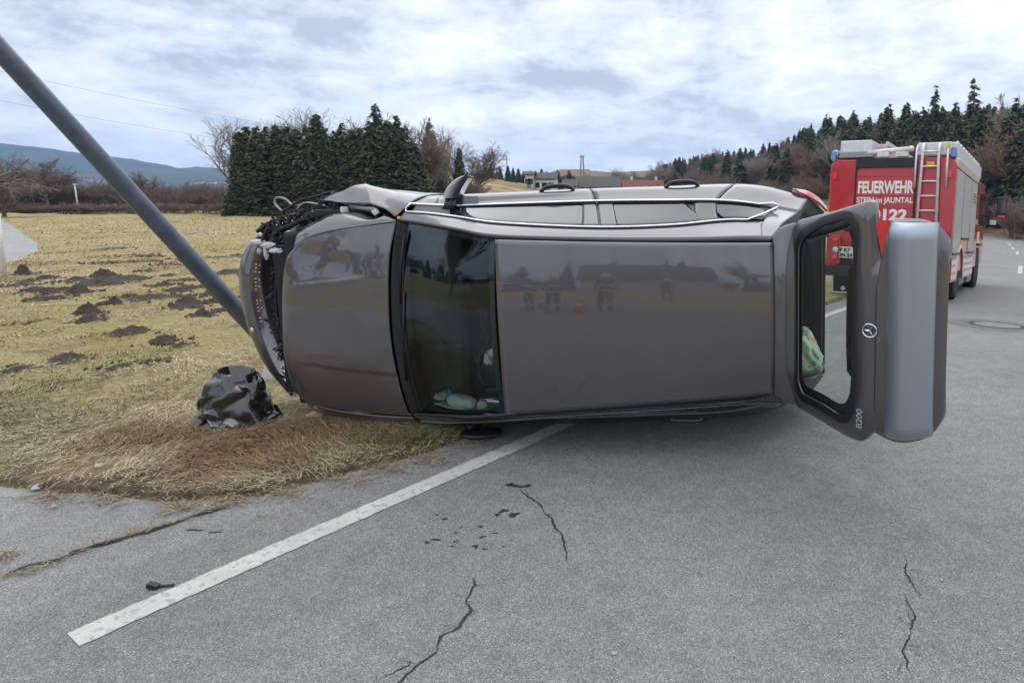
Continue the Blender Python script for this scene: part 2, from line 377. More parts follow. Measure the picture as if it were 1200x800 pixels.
# ------------------------------------------------------------------ setting: ground sheet
def ground_material():
    m = bpy.data.materials.new('meadow'); m.use_nodes = True
    nt = m.node_tree; N, L = nt.nodes, nt.links; b = N['Principled BSDF']
    b.inputs['Roughness'].default_value = .95; b.inputs['Specular IOR Level'].default_value = .15
    geo = N.new('ShaderNodeNewGeometry')
    def noise(s, d=5, r=.6, sx=1.0):
        mp = N.new('ShaderNodeMapping'); mp.inputs['Scale'].default_value = (1, sx, 1); L.new(geo.outputs['Position'], mp.inputs['Vector'])
        n = N.new('ShaderNodeTexNoise'); n.inputs['Scale'].default_value = s; n.inputs['Detail'].default_value = d; n.inputs['Roughness'].default_value = r
        L.new(mp.outputs[0], n.inputs['Vector']); return n.outputs['Fac']
    def ramp(src, pts):
        r = N.new('ShaderNodeValToRGB'); L.new(src, r.inputs[0]); e = r.color_ramp.elements
        e[0].position, e[0].color = pts[0][0], (*pts[0][1], 1); e[1].position, e[1].color = pts[-1][0], (*pts[-1][1], 1)
        for p, c in pts[1:-1]:
            k = e.new(p); k.color = (*c, 1)
        return r.outputs[0]
    def mix(f, a, c):
        x = N.new('ShaderNodeMix'); x.data_type = 'RGBA'
        if isinstance(f, float): x.inputs[0].default_value = f
        else: L.new(f, x.inputs[0])
        for s, i in ((a, 6), (c, 7)):
            if isinstance(s, tuple): x.inputs[i].default_value = (*s, 1)
            else: L.new(s, x.inputs[i])
        return x.outputs[2]
    def rng(src, a, b_, lo=0., hi=1.):
        r = N.new('ShaderNodeMapRange'); L.new(src, r.inputs['Value']); r.inputs['From Min'].default_value = a; r.inputs['From Max'].default_value = b_
        r.inputs['To Min'].default_value = lo; r.inputs['To Max'].default_value = hi; return r.outputs[0]
    straw = ramp(noise(16, 7, .7), [(.3, (.18, .13, .075)), (.44, (.36, .28, .15)), (.57, (.46, .375, .205)), (.72, (.55, .47, .30))])
    green = ramp(noise(20, 7, .7), [(.3, (.17, .15, .05)), (.5, (.33, .295, .10)), (.7, (.44, .385, .17))])
    gmask = rng(noise(.20, 7, .62, 1.6), .46, .62, 0., .8)
    c = mix(gmask, straw, green)
    brown = ramp(noise(11, 6, .7), [(.3, (.07, .047, .034)), (.55, (.17, .125, .085)), (.75, (.33, .26, .16))])
    at = N.new('ShaderNodeAttribute'); at.attribute_name = 'tint'
    sp = N.new('ShaderNodeSeparateColor'); L.new(at.outputs['Color'], sp.inputs[0])
    # red channel: bare earth near the kerb; green: leaf litter of the wood; blue: fresh green
    n2 = noise(3.0, 6, .7)
    e1 = N.new('ShaderNodeMath'); e1.operation = 'MULTIPLY_ADD'; L.new(sp.outputs[0], e1.inputs[0]); e1.inputs[1].default_value = 1.5; 
    e1b = rng(n2, .3, .7, -.5, .35); L.new(e1b, e1.inputs[2]); e1.use_clamp = True
    c = mix(e1.outputs[0], c, brown)
    litter = ramp(noise(1.2, 8, .7), [(.3, (.10, .065, .042)), (.5, (.20, .135, .085)), (.7, (.30, .23, .13))])
    c = mix(sp.outputs[1], c, litter)
    fresh = ramp(noise(25, 6, .7), [(.3, (.06, .085, .02)), (.7, (.20, .23, .07))])
    c = mix(sp.outputs[2], c, fresh)
    # mouldy small dark scuffs all over the meadow
    sc = rng(noise(.8, 9, .75, 1.8), .55, .66, 0., .7)
    c = mix(sc, c, (.12, .085, .055))
    L.new(c, b.inputs['Base Color'])
    bp = N.new('ShaderNodeBump'); bp.inputs['Strength'].default_value = .9; bp.inputs['Distance'].default_value = .06
    L.new(noise(14, 8, .75), bp.inputs['Height']); L.new(bp.outputs[0], b.inputs['Normal'])
    return m
def build_ground():
    ang = np.concatenate([np.linspace(-180, -62, 40, endpoint=False), np.linspace(-62, 6, 330, endpoint=False), np.linspace(6, 44, 130, endpoint=False), np.linspace(44, 180, 44, endpoint=False)])
    R = np.concatenate([[0.0, .6, 1.2, 1.8], np.geomspace(2.2, 24, 230, endpoint=False), np.geomspace(24, 320, 110, endpoint=False), np.geomspace(320, 2400, 22)])
    A, RR = np.meshgrid(np.radians(ang), R)
    X = RR * np.sin(A); Y = RR * np.cos(A)
    rd = on_road(X, Y)
    Z = gz(X, Y)
    ed = edge_dist(X, Y)
    near = np.exp(-RR / 30)
    bumps = (fbm(X * 2.2, Y * 2.2, 3) - .45) * .09 + (fbm(X * 9, Y * 9, 5, 3) - .5) * .035
    rough = np.where(rd, -.035, .016 + bumps * near * sstep(0, .7, ed) + .012 * fbm(X * 12, Y * 12, 8, 2))
    rough = np.where(~rd & (RR > 40), (fbm(X * .5, Y * .5, 4) - .5) * .5 * sstep(40, 80, RR), rough)
    Z = Z + rough
    Z = np.where(RR > 340, np.minimum(Z, 14), Z)
    red = np.where(rd, 0, np.exp(-(ed / .17) ** 1.4) * .95 + .42 * np.exp(-((ed - .75) / .6) ** 2) * (RR < 12))
    q = hill_q(X, Y)
    grn = sstep(-7, 3, q) * sstep(20, 45, Y)
    grn = np.maximum(grn, .75 * sstep(74, 100, Y) * (fbm(X * .03, Y * .12, 61, 3) > .42))
    # wooded strip under the far hedges
    blue = np.zeros_like(X)
    nose = np.exp(-(((X + 1.55) / .38) ** 2) - ((Y - 4.50) / .20) ** 2)
    blue = np.clip(nose * 1.6, 0, .9) * (fbm(X * 4, Y * 4, 22, 3) > .42)
    stripe = np.exp(-((Y + .25 * X - 47) / 2.6) ** 2) * (X < -4)
    blue = np.maximum(blue, stripe * .35)
    tint = np.stack([np.clip(red, 0, 1), grn, blue], -1).reshape(-1, 3)
    nr, na = X.shape
    idx = np.arange(nr * na).reshape(nr, na); nx = np.roll(idx, -1, 1)
    Fc = np.stack([idx[:-1], idx[1:], nx[1:], nx[:-1]], -1).reshape(-1, 4)[:, ::-1]
    me = mesh_np('ground', np.stack([X, Y, Z], -1).reshape(-1, 3), Fc, ground_material(), True, tint)
    tag(obj('ground', me), kind='structure')
build_ground()

# ------------------------------------------------------------------ setting: asphalt
def asphalt_material(name, base, blotch, worn=0.0):
    m = bpy.data.materials.new(name); m.use_nodes = True
    nt = m.node_tree; N, L = nt.nodes, nt.links; b = N['Principled BSDF']
    b.inputs['Roughness'].default_value = .78; b.inputs['Specular IOR Level'].default_value = .35
    geo = N.new('ShaderNodeNewGeometry')
    def tex(s, d=3, r=.6):
        n = N.new('ShaderNodeTexNoise'); n.inputs['Scale'].default_value = s; n.inputs['Detail'].default_value = d; n.inputs['Roughness'].default_value = r
        L.new(geo.outputs['Position'], n.inputs['Vector']); return n.outputs['Fac']
    v = N.new('ShaderNodeTexVoronoi'); v.inputs['Scale'].default_value = 250; L.new(geo.outputs['Position'], v.inputs['Vector'])
    vc = N.new('ShaderNodeSeparateColor'); L.new(v.outputs['Color'], vc.inputs[0])
    g = N.new('ShaderNodeValToRGB'); L.new(vc.outputs[0], g.inputs[0]); e = g.color_ramp.elements
    e[0].position = .0; e[0].color = (.45, .45, .46, 1); e[1].position = 1.; e[1].color = (1.95, 1.93, 1.9, 1)
    for p, c in ((.35, .80), (.75, 1.04), (.92, 1.25)):
        k = e.new(p); k.color = (c, c, c, 1)
    # binder between the stones is darker
    d = N.new('ShaderNodeMapRange'); L.new(v.outputs['Distance'], d.inputs['Value']); d.inputs['From Min'].default_value = .25; d.inputs['From Max'].default_value = .75; d.inputs['To Min'].default_value = 1.1; d.inputs['To Max'].default_value = .65
    def mul(a, c):
        x = N.new('ShaderNodeMix'); x.data_type = 'RGBA'; x.blend_type = 'MULTIPLY'; x.inputs[0].default_value = 1
        for s, i in ((a, 6), (c, 7)):
            if isinstance(s, tuple): x.inputs[i].default_value = (*s, 1)
            else: L.new(s, x.inputs[i])
        return x.outputs[2]
    c = mul(base, g.outputs[0]); c = mul(c, d.outputs[0])
    for s, dd, lo, hi in ((.55, 6, 1 - blotch, 1 + blotch), (7., 5, .88, 1.12), (30., 4, .90, 1.10)):
        r = N.new('ShaderNodeMapRange'); L.new(tex(s, dd), r.inputs['Value']); r.inputs['From Min'].default_value = .3; r.inputs['From Max'].default_value = .7; r.inputs['To Min'].default_value = lo; r.inputs['To Max'].default_value = hi
        c = mul(c, r.outputs[0])
    # brownish dust stains
    st = N.new('ShaderNodeMapRange'); L.new(tex(.9, 7, .7), st.inputs['Value']); st.inputs['From Min'].default_value = .60; st.inputs['From Max'].default_value = .74; st.inputs['To Max'].default_value = .5
    x = N.new('ShaderNodeMix'); x.data_type = 'RGBA'; L.new(st.outputs[0], x.inputs[0]); L.new(c, x.inputs[6]); x.inputs[7].default_value = (.20, .165, .125, 1)
    L.new(x.outputs[2], b.inputs['Base Color'])
    bp = N.new('ShaderNodeBump'); bp.inputs['Strength'].default_value = .55; bp.inputs['Distance'].default_value = .006
    ad = N.new('ShaderNodeMath'); ad.operation = 'ADD'; L.new(v.outputs['Distance'], ad.inputs[0]); L.new(tex(70., 4), ad.inputs[1]); bp.invert = True
    L.new(ad.outputs[0], bp.inputs['Height']); L.new(bp.outputs[0], b.inputs['Normal'])
    return m
M['asphalt'] = asphalt_material('asphalt', (.275, .273, .268), .14)
M['asphalt_old'] = asphalt_material('old_asphalt', (.310, .306, .296), .16)
M['asphalt_path'] = asphalt_material('pale_path', (.40, .395, .385), .12)
M['tar'] = mat('crack_tar', (.018, .018, .018), .8)
M['oil'] = mat('oil_stain', (.022, .021, .022), .55)
def line_material():
    m = mat('road_paint', (.72, .71, .68), .7); nt = m.node_tree; N, L = nt.nodes, nt.links; b = N['Principled BSDF']
    geo = N.new('ShaderNodeNewGeometry')
    n = N.new('ShaderNodeTexNoise'); n.inputs['Scale'].default_value = 26; n.inputs['Detail'].default_value = 3; n.inputs['Roughness'].default_value = .6; L.new(geo.outputs['Position'], n.inputs['Vector'])
    r = N.new('ShaderNodeMapRange'); L.new(n.outputs['Fac'], r.inputs['Value']); r.inputs['From Min'].default_value = .53; r.inputs['From Max'].default_value = .60
    n2 = N.new('ShaderNodeTexNoise'); n2.inputs['Scale'].default_value = 5; n2.inputs['Detail'].default_value = 6; L.new(geo.outputs['Position'], n2.inputs['Vector'])
    r2 = N.new('ShaderNodeMapRange'); L.new(n2.outputs['Fac'], r2.inputs['Value']); r2.inputs['From Min'].default_value = .35; r2.inputs['From Max'].default_value = .7; r2.inputs['To Min'].default_value = .05; r2.inputs['To Max'].default_value = .42
    a = N.new('ShaderNodeMath'); a.operation = 'MULTIPLY'; L.new(r.outputs[0], a.inputs[0]); a.inputs[1].default_value = .75
    a2 = N.new('ShaderNodeMath'); a2.operation = 'MAXIMUM'; L.new(a.outputs[0], a2.inputs[0]); L.new(r2.outputs[0], a2.inputs[1])
    x = N.new('ShaderNodeMix'); x.data_type = 'RGBA'; L.new(a2.outputs[0], x.inputs[0]); x.inputs[6].default_value = (.54, .53, .50, 1); x.inputs[7].default_value = (.27, .265, .255, 1)
    L.new(x.outputs[2], b.inputs['Base Color'])
    bp = N.new('ShaderNodeBump'); bp.inputs['Strength'].default_value = .4; bp.inputs['Distance'].default_value = .004; L.new(n.outputs['Fac'], bp.inputs['Height']); L.new(bp.outputs[0], b.inputs['Normal'])
    return m
M['linewhite'] = line_material()
def strip(name, A, B, m, dz, nacross=8, parent=None):
    A, B = np.asarray(A), np.asarray(B)
    f = np.linspace(0, 1, nacross + 1)[None, :, None]
    P = A[:, None] * (1 - f) + B[:, None] * f
    Z = gz(P[..., 0], P[..., 1]) + dz
    return grid_ob(name, np.concatenate([P, Z[..., None]], -1), m, parent)
road = tag(strip('road', ROAD_LEFT, ROAD_RIGHT, M['asphalt'], 0.0, 24), kind='structure')
side_road = tag(strip('side_road', SIDE_L, SIDE_R, M['asphalt_path'], -.012, 8), kind='structure')
def build_apron():
    V = cr1(np.array(VERGE), 60)
    V[:, 1] += (fbm(V[:, 0] * 6, V[:, 1] * 6, 9, 3) - .5) * .05
    B = np.array([(-9.0, 1.0), (-7, 1.0), (-5.4, 1.1), (-3.6, 1.6), (-2.5, 2.3), (-1.9, 3.0), (-1.4, 3.4), (-.95, 4.1), (-.6, 4.8)])
    return tag(strip('lay_by', V, cr1(B, 60), M['asphalt_old'], -.006, 10), kind='structure')
build_apron()
def marking(P0, w, name='road_marking', dz=.004):
    P0 = np.asarray(P0, float)
    q = cr1(P0, max(len(P0), int(np.linalg.norm(np.diff(P0, axis=0), axis=1).sum() / .03)) if len(P0) > 20 else len(P0)); t_ = np.arange(len(q)) * .35
    e1 = (fbm(t_, 0 * t_, 3, 4) - .5)[:, None] * .014; e2 = (fbm(t_, 0 * t_ + 9, 5, 4) - .5)[:, None] * .014
    A = offs(q, -w / 2); B = offs(q, w / 2); dd = (B - A) / w
    o = strip(name, A - dd * e1, B + dd * e2, M['linewhite'], dz, 2, road); return tag(o, kind='structure')
i0 = np.argmin(np.hypot(EDGE_L[:, 0] + 2.22, EDGE_L[:, 1] - 2.46))
edge_pts = np.vstack([[(-2.245, 2.42)], EDGE_L[(EDGE_L[:, 1] > 2.6) & (EDGE_L[:, 1] < 52)]])
marking(edge_pts, .135)
for (x0, y0), (x1, y1) in (((14.7, 24.9), (17.6, 29.8)), ((23.0, 39.4), (24.6, 42.1)), ((25.9, 44.9), (27.0, 46.9)), ((27.8, 48.5), (28.6, 50.2)), ((29.5, 51.6), (30.1, 53.0)), ((30.6, 54.8), (30.8, 56.6))):
    marking(np.linspace((x0, y0), (x1, y1), 6), .16)

def to_ground(px, py, dz=0.0):
    """photo measurement -> point on the ground (used for laid-out marks that were surveyed from the photograph)"""
    c, s = math.cos(PITCH), math.sin(PITCH)
    r = np.array([px - CX, F * c - (py - CY) * s, -F * s - (py - CY) * c])
    z = 0.0
    for _ in range(40):
        k = (z - CAMH) / r[2]; z = .5 * z + .5 * float(gz(r[0] * k, r[1] * k))
    return np.array([r[0] * k, r[1] * k, z + dz])
def crack(pts, w, name='crack'):
    P = np.array([to_ground(*p) for p in pts])[:, :2]
    n = max(12, int(np.linalg.norm(np.diff(P, axis=0), axis=1).sum() / .012))
    t = np.linspace(0, len(P) - 1, n); i = np.clip(t.astype(int), 0, len(P) - 2); f = (t - i)[:, None]
    Q = P[i] * (1 - f) + P[i + 1] * f
    Q = Q + np.cumsum(RNG.normal(0, .0022, Q.shape), 0) * .7 + RNG.normal(0, .0026, Q.shape)
    ww = w * .8 * (.15 + 1.2 * vnoise(np.arange(n) * .22, 0 * np.arange(n), len(pts))) * np.minimum(1, np.minimum(np.arange(n) + 1, n - np.arange(n)) / 8)
    T = np.gradient(Q, axis=0); T /= np.linalg.norm(T, axis=1)[:, None] + 1e-9
    Nn = np.stack([T[:, 1], -T[:, 0]], 1) * ww[:, None] * .5
    A, B = Q - Nn, Q + Nn
    o = strip(name, A, B, M['tar'], .0025, 1, road); return tag(o, kind='structure')
crack([(439, 798), (471, 783), (488, 775)], .012)
crack([(462, 803), (469, 798), (488, 779), (512.5, 762.5), (516, 745.6), (537, 736), (555.6, 714), (548, 704), (559, 684), (559, 674)], .013)
crack([(606, 571), (621, 582.5), (632.5, 590), (640, 603), (648, 607), (651, 618), (659, 624), (659, 631), (664, 644), (666, 657)], .012)
crack([(1059, 650), (1062, 661), (1060.6, 672.5), (1070, 687.5), (1077.5, 700.6)], .009)
crack([(1057, 693), (1066, 710), (1072, 721), (1066, 732.5), (1060.6, 747.5), (1055, 759), (1059, 776), (1068, 792.5)], .010)
crack([(1055, 759), (1068, 763), (1079, 768)], .006)
crack([(0, 677), (33, 663), (67, 655), (90, 645), (120, 635), (147, 628), (173, 620), (207, 608), (240, 597), (273, 588)], .035)
crack([(684, 533), (695, 541)], .006)
crack([(655, 556), (664, 553), (672, 551)], .006)
def side_branches():
    rb = random.Random(17)
    for px, py in ((548, 704), (537, 736), (516, 745), (488, 779), (632, 590), (648, 607), (659, 628), (1062, 668), (1066, 712), (1066, 733), (1055, 759), (1060, 774), (621, 583), (556, 714)):
        q = [(px, py)]; a = rb.uniform(0, 6.28)
        for _ in range(rb.randrange(2, 4)):
            a += rb.uniform(-.8, .8); q.append((q[-1][0] + 7 * math.cos(a), q[-1][1] + 5 * math.sin(a)))
        crack(q, .005)
side_branches()
def stain(px, py, r, squash=.6, name='oil_stain', m='oil'):
    c = to_ground(px, py); n = 26; q = np.linspace(0, 2 * np.pi, n, endpoint=False)
    rr = r * (1 + .35 * np.sin(2 * q + px) + .22 * np.sin(3 * q + py) + .16 * np.sin(5 * q + px * 2) + .1 * np.sin(8 * q))
    x = c[0] + rr * np.cos(q); y = c[1] + rr * squash * np.sin(q)
    V = [(c[0], c[1], c[2] + .002)] + [(a, b, float(gz(a, b)) + .002) for a, b in zip(x, y)]
    o = MB().add(V, [(0, i + 1, (i + 1) % n + 1) for i in range(n)]).build(name, M[m], road); tag(o, kind='structure')
for s in ((600, 568.5, .040), (616, 569.5, .034), (590, 598.5, .027), (602, 603, .034), (583, 603, .018), (563, 617, .014), (580, 624.5, .012), (565, 629, .016), (557, 640, .020), (568, 643, .012), (534, 634, .012), (511, 632, .020), (501, 635.5, .017), (521, 608, .016), (534, 624, .010), (530, 640, .010), (512, 603, .010), (590, 640, .008), (540, 618, .007)):
    stain(*s)
M['dirt'] = mat('dirt_stain', (.19, .165, .14), .9, var=.3, vscale=40)
for q_ in ((228, 619, .035, .5), (252, 622, .03, .4), (305, 604, .022, .5)): stain(*q_, m='dirt', name='dirt_stain')
def manhole():
    c = to_ground(1168, 381)
    n = 40
    z = lambda x, y: float(gz(x, y))
    def disc(r0, r1, dz):
        q = np.linspace(0, 2 * np.pi, n, endpoint=False); V = []
        for r in (r0, r1):
            for a in q:
                x, y = c[0] + r * math.cos(a), c[1] + r * math.sin(a); V.append((x, y, z(x, y) + dz))
        return V, [(i, (i + 1) % n, n + (i + 1) % n, n + i) for i in range(n)]
    t = tag(empty('manhole_cover', (c[0], c[1], c[2])), 'round dark manhole cover set in the road right of the open tailgate', 'manhole cover')
    def part(name, r0, r1, dz, m):
        V, Fs = disc(r0, r1, dz); V = [(a - c[0], b - c[1], e - c[2]) for a, b, e in V]
        MB().add(V, Fs).build(name, m, t)
    part('patch', .40, .72, .003, asphalt_material('patch_asphalt', (.21, .208, .205), .2)); part('frame', .335, .40, .007, M['rubber']); part('lid', .001, .335, .006, M['asphalt_old'])
manhole()

# ------------------------------------------------------------------ the overturned car
# local axes: x = along the car from nose to tail, y = towards the car's right side (up in the world), z = car's own up (towards the viewer)
PSI, EPS, RHO = .0215, .030, .002
def car_matrix():
    S0 = Vector((math.cos(PSI), math.sin(PSI), 0)); H0 = Vector((math.sin(PSI), -math.cos(PSI), 0)); T0 = Vector((0, 0, 1))
    S = S0 * math.cos(EPS) + T0 * math.sin(EPS); T1 = T0 * math.cos(EPS) - S0 * math.sin(EPS)
    T = T1 * math.cos(RHO) + H0 * math.sin(RHO); H = H0 * math.cos(RHO) - T1 * math.sin(RHO)
    O = Vector((-.878, 4.27, .881)) - 1.79 * S - 1.5 * H
    m = Matrix.Identity(4)
    for i in range(3): m[i][0], m[i][1], m[i][2], m[i][3] = S[i], T[i], H[i], O[i]
    return m
CM = car_matrix()
car = thing('crashed_car', 'grey estate car lying on its left side with crushed nose and open tailgate', 'car')
car.matrix_world = CM
def left_limit(s): return .872 + .030 * (s - 1.79)
def mirror(G):
    G = np.array(G, float); G[..., 1] *= -1
    G[..., 1] = np.maximum(G[..., 1], -left_limit(G[..., 0])); return G
PT = M['paint']
# rails of the side skin: roof strip, lower window line, belt line, shoulder, door middle, lower door, sill
RAILS = [
    [(1.003, .724, 1.04), (1.254, .694, 1.20), (1.53, .654, 1.38), (1.79, .613, 1.48), (2.44, .577, 1.503), (3.0, .557, 1.503), (3.4, .55, 1.485), (3.605, .540, 1.445)],
    [(1.040, .775, 1.015), (1.245, .759, 1.12), (1.482, .729, 1.22), (1.78, .685, 1.33), (2.417, .640, 1.39), (2.921, .636, 1.36), (3.36, .655, 1.26), (3.715, .625, 1.27)],
    [(1.060, .830, .985), (1.25, .812, .965), (1.42, .803, .96), (1.81, .805, .96), (2.388, .806, .98), (2.9, .797, 1.0), (3.4, .778, 1.03), (3.90, .692, 1.0)],
    [(1.07, .905, .82), (1.25, .875, .86), (1.445, .882, .86), (1.796, .889, .85), (2.341, .897, .85), (2.9, .897, .85), (3.57, .890, .845), (4.03, .782, .775)],
    [(1.07, .895, .60), (1.25, .886, .60), (1.45, .886, .60), (1.8, .888, .60), (2.34, .892, .60), (2.9, .892, .60), (3.6, .883, .60), (4.10, .755, .60)],
    [(1.07, .880, .36), (1.25, .872, .36), (1.45, .872, .36), (1.8, .874, .36), (2.34, .876, .36), (2.9, .876, .36), (3.6, .868, .36), (4.08, .745, .36)],
    [(1.07, .80, .215), (1.25, .80, .21), (1.45, .80, .21), (1.8, .80, .21), (2.34, .80, .21), (2.9, .80, .21), (3.5, .79, .23), (4.05, .68, .27)]]
def side_pts(u, v, out=0.0):
    """u along (0..7), v across (0..6) -> grid of points, pushed outwards by OUT"""
    R = np.stack([cr1(r, np.atleast_1d(u)) for r in RAILS])            # rails x u x 3
    G = cr1(R, np.atleast_1d(v))                                        # v x u x 3
    if out:
        e = 1e-3
        du = np.stack([cr1(r, np.clip(np.atleast_1d(u) + e, 0, 7)) - cr1(r, np.clip(np.atleast_1d(u) - e, 0, 7)) for r in RAILS]); du = cr1(du, np.atleast_1d(v))
        dv = cr1(R, np.clip(np.atleast_1d(v) + e, 0, 6)) - cr1(R, np.clip(np.atleast_1d(v) - e, 0, 6))
        n = np.cross(dv, du); n /= np.linalg.norm(n, axis=-1, keepdims=True) + 1e-12
        n = np.where((n[..., 1:2] * np.sign(.2 + 0 * n[..., 1:2])) < 0, -n, n)
        G = G + n * out
    return G
def u_at(s, rail):
    uu = np.linspace(0, 7, 1401); x = cr1(RAILS[rail], uu)[:, 0]; return float(np.interp(s, x, uu))
def side_panel(name, u0, u1, v0, v1, m, parent, left, thick=.018, out=0., nu=28, nv=18, skew=None, label=None):
    """skew: (s on belt) keeps the cut at the same s on every rail"""
    vv = np.linspace(v0, v1, nv)
    G = side_pts(np.linspace(u0, u1, nu), vv, out)
    if left: G = mirror(G)
    o = grid_ob(name, G, m, parent, thick, True, 1.0 if left else -1.0)
    if label: o['label'] = label
    return o
def rail_tube(name, pts, r, m, parent, n=8, left=False, flat=1.0):
    P = np.array(pts, float)
    if left: P = mirror(P)
    return MB().tube([tuple(p) for p in P], r, n).build(name, m, parent, True)
def body_side(left):
    g = .012                                                           # half of a panel gap, in u
    uA, uB, uC = 1.05, 4.07, 5.80                                      # front door edge, B pillar gap, rear door edge
    # window frame and roof rail
    side_panel('roof_rail', 0.0, 6.6, .02, .98, PT, car, left, nu=70, nv=8, out=.0)
    fd = side_panel('front_door', uA + g, uB - g, 1.99, 6, PT, car, left, nu=34, nv=26)
    rdr = side_panel('rear_door', uB + g, uC - g, 1.99, 6, PT, car, left, nu=26, nv=26)
    side_panel('quarter_panel', uC + g, 7.0, 1.99, 6, PT, car, left, nu=26, nv=26)
    side_panel('rear_pillar', 6.6, 7.0, .02, 1.99, PT, car, left, nu=8, nv=16)
    side_panel('rocker', 0.0, uA - g, 1.99, 6, PT, car, left, nu=12, nv=20)
    side_panel('window_surround', 0.35, 6.6, .97, 2.0, M['strip'], car, left, nu=60, nv=10, out=-.012)
    def pane(u0a, u1a, u0b, u1b, par, name='window_pane', v0=1.06, v1=1.93):
        nu, nv = 24, 8
        G = np.zeros((nv, nu, 3))
        for j, v in enumerate(np.linspace(v0, v1, nv)):
            f = (v - 1)
            us = np.linspace(u0a + (u0b - u0a) * f, u1a + (u1b - u1a) * f, nu)
            G[j] = side_pts(us, [v], -.002)[0]
        if left: G = mirror(G)
        grid_ob(name, G, M['sideglass'], par, .006)
    pane(1.95, 3.87, 2.05, 3.90, fd); pane(4.30, 5.58, 4.26, 5.30, rdr)
    pane(5.92, 6.55, 5.62, 6.72, car, 'quarter_window', 1.12, 1.88)
    # painted pillar covers between the panes
    for u0, u1, par in ((3.88, 4.06, fd), (4.08, 4.29, rdr)):
        side_panel('pillar_cover', u0, u1, 1.04, 1.96, M['pillar'], par, left, nu=5, nv=8, out=.002, thick=.006)
    side_panel('pillar_cover', 5.46, 5.80, 1.04, 1.96, M['pillar'], rdr, left, nu=5, nv=8, out=.002, thick=.006)
    side_panel('mirror_sail', .35, 1.75, 1.08, 1.94, M['trimgrey'], fd, left, nu=8, nv=8, out=.002, thick=.006)
    # bright strip round the windows
    us = np.linspace(.12, 6.62, 60)
    top = side_pts(us, [2.0], .006)[0]; bot = side_pts(us, [1.0], .006)[0]
    tipf = side_pts([.05], [1.55], .004)[0]; tipr = np.array([[3.745, .738, 1.065]])
    k = top[:, 0] < 3.62
    top = np.vstack([tipf, top[k], [(3.69, .757, 1.048)], tipr]); k2 = bot[:, 0] < 3.50
    bot = np.vstack([tipf, bot[k2], [(3.60, .690, 1.17)], [(3.70, .722, 1.095)], tipr])
    tm = M['steel'] if left else M['chrome']
    rail_tube('window_trim', top, .007 if left else .0095, tm, car, 6, left); rail_tube('window_trim', bot, .005 if left else .0075, tm, car, 6, left)
    # handles
    for s, par in ((2.13, fd), (3.06, rdr)):
        u = u_at(s, 3); c = side_pts([u], [2.95], 0.0)[0, 0]
        pts = [(c[0] - .125, c[1] - .005, c[2]), (c[0] - .085, c[1] + .026, c[2]), (c[0] - .03, c[1] + .036, c[2]), (c[0] + .05, c[1] + .036, c[2]), (c[0] + .10, c[1] + .024, c[2]), (c[0] + .125, c[1] - .005, c[2])]
        P = cr1(pts, 16)
        if left:
            P[:, 1] *= -1; P[:, 1] = np.maximum(P[:, 1], -left_limit(P[:, 0]) - .0)
        MB().tube([tuple(p) for p in P], [.012 + .005 * math.sin(math.pi * i / 15) for i in range(16)], 8).build('door_handle', M['strip'] if not left else PT, par, True)
    return fd
fd_right = body_side(False); fd_left = body_side(True)
def roof():
    def row(s, half, he, hc): return [(s, -half, he), (s, -half * .5, hc - (hc - he) * .25), (s, 0, hc), (s, half * .5, hc - (hc - he) * .25), (s, half, he)]
    R = [row(1.777, .587, 1.483, 1.532), row(2.1, .570, 1.508, 1.553), row(2.44, .553, 1.522, 1.563), row(3.0, .530, 1.522, 1.562), row(3.35, .517, 1.506, 1.548), row(3.588, .508, 1.478, 1.525)]
    grid_ob('roof', resample(R, 46, 40), PT, car, .02, True, -1)
    for sg in (1, -1):
        inn = cr1([(1.02, .712, 1.035), (1.254, .675, 1.19), (1.53, .634, 1.365), (1.774, .590, 1.475), (2.44, .556, 1.516), (3.0, .533, 1.516), (3.4, .520, 1.494), (3.588, .511, 1.470)], 60)
        out = cr1(RAILS[0], 60); out[:, 2] -= .004; inn[:, 2] += 0
        mid = (inn + out) / 2; mid[:, 2] += .004
        G = np.stack([inn, mid, out])
        G[:, :, 1] *= sg
        grid_ob('roof_strip', G, M['strip'], car, .012)
roof()
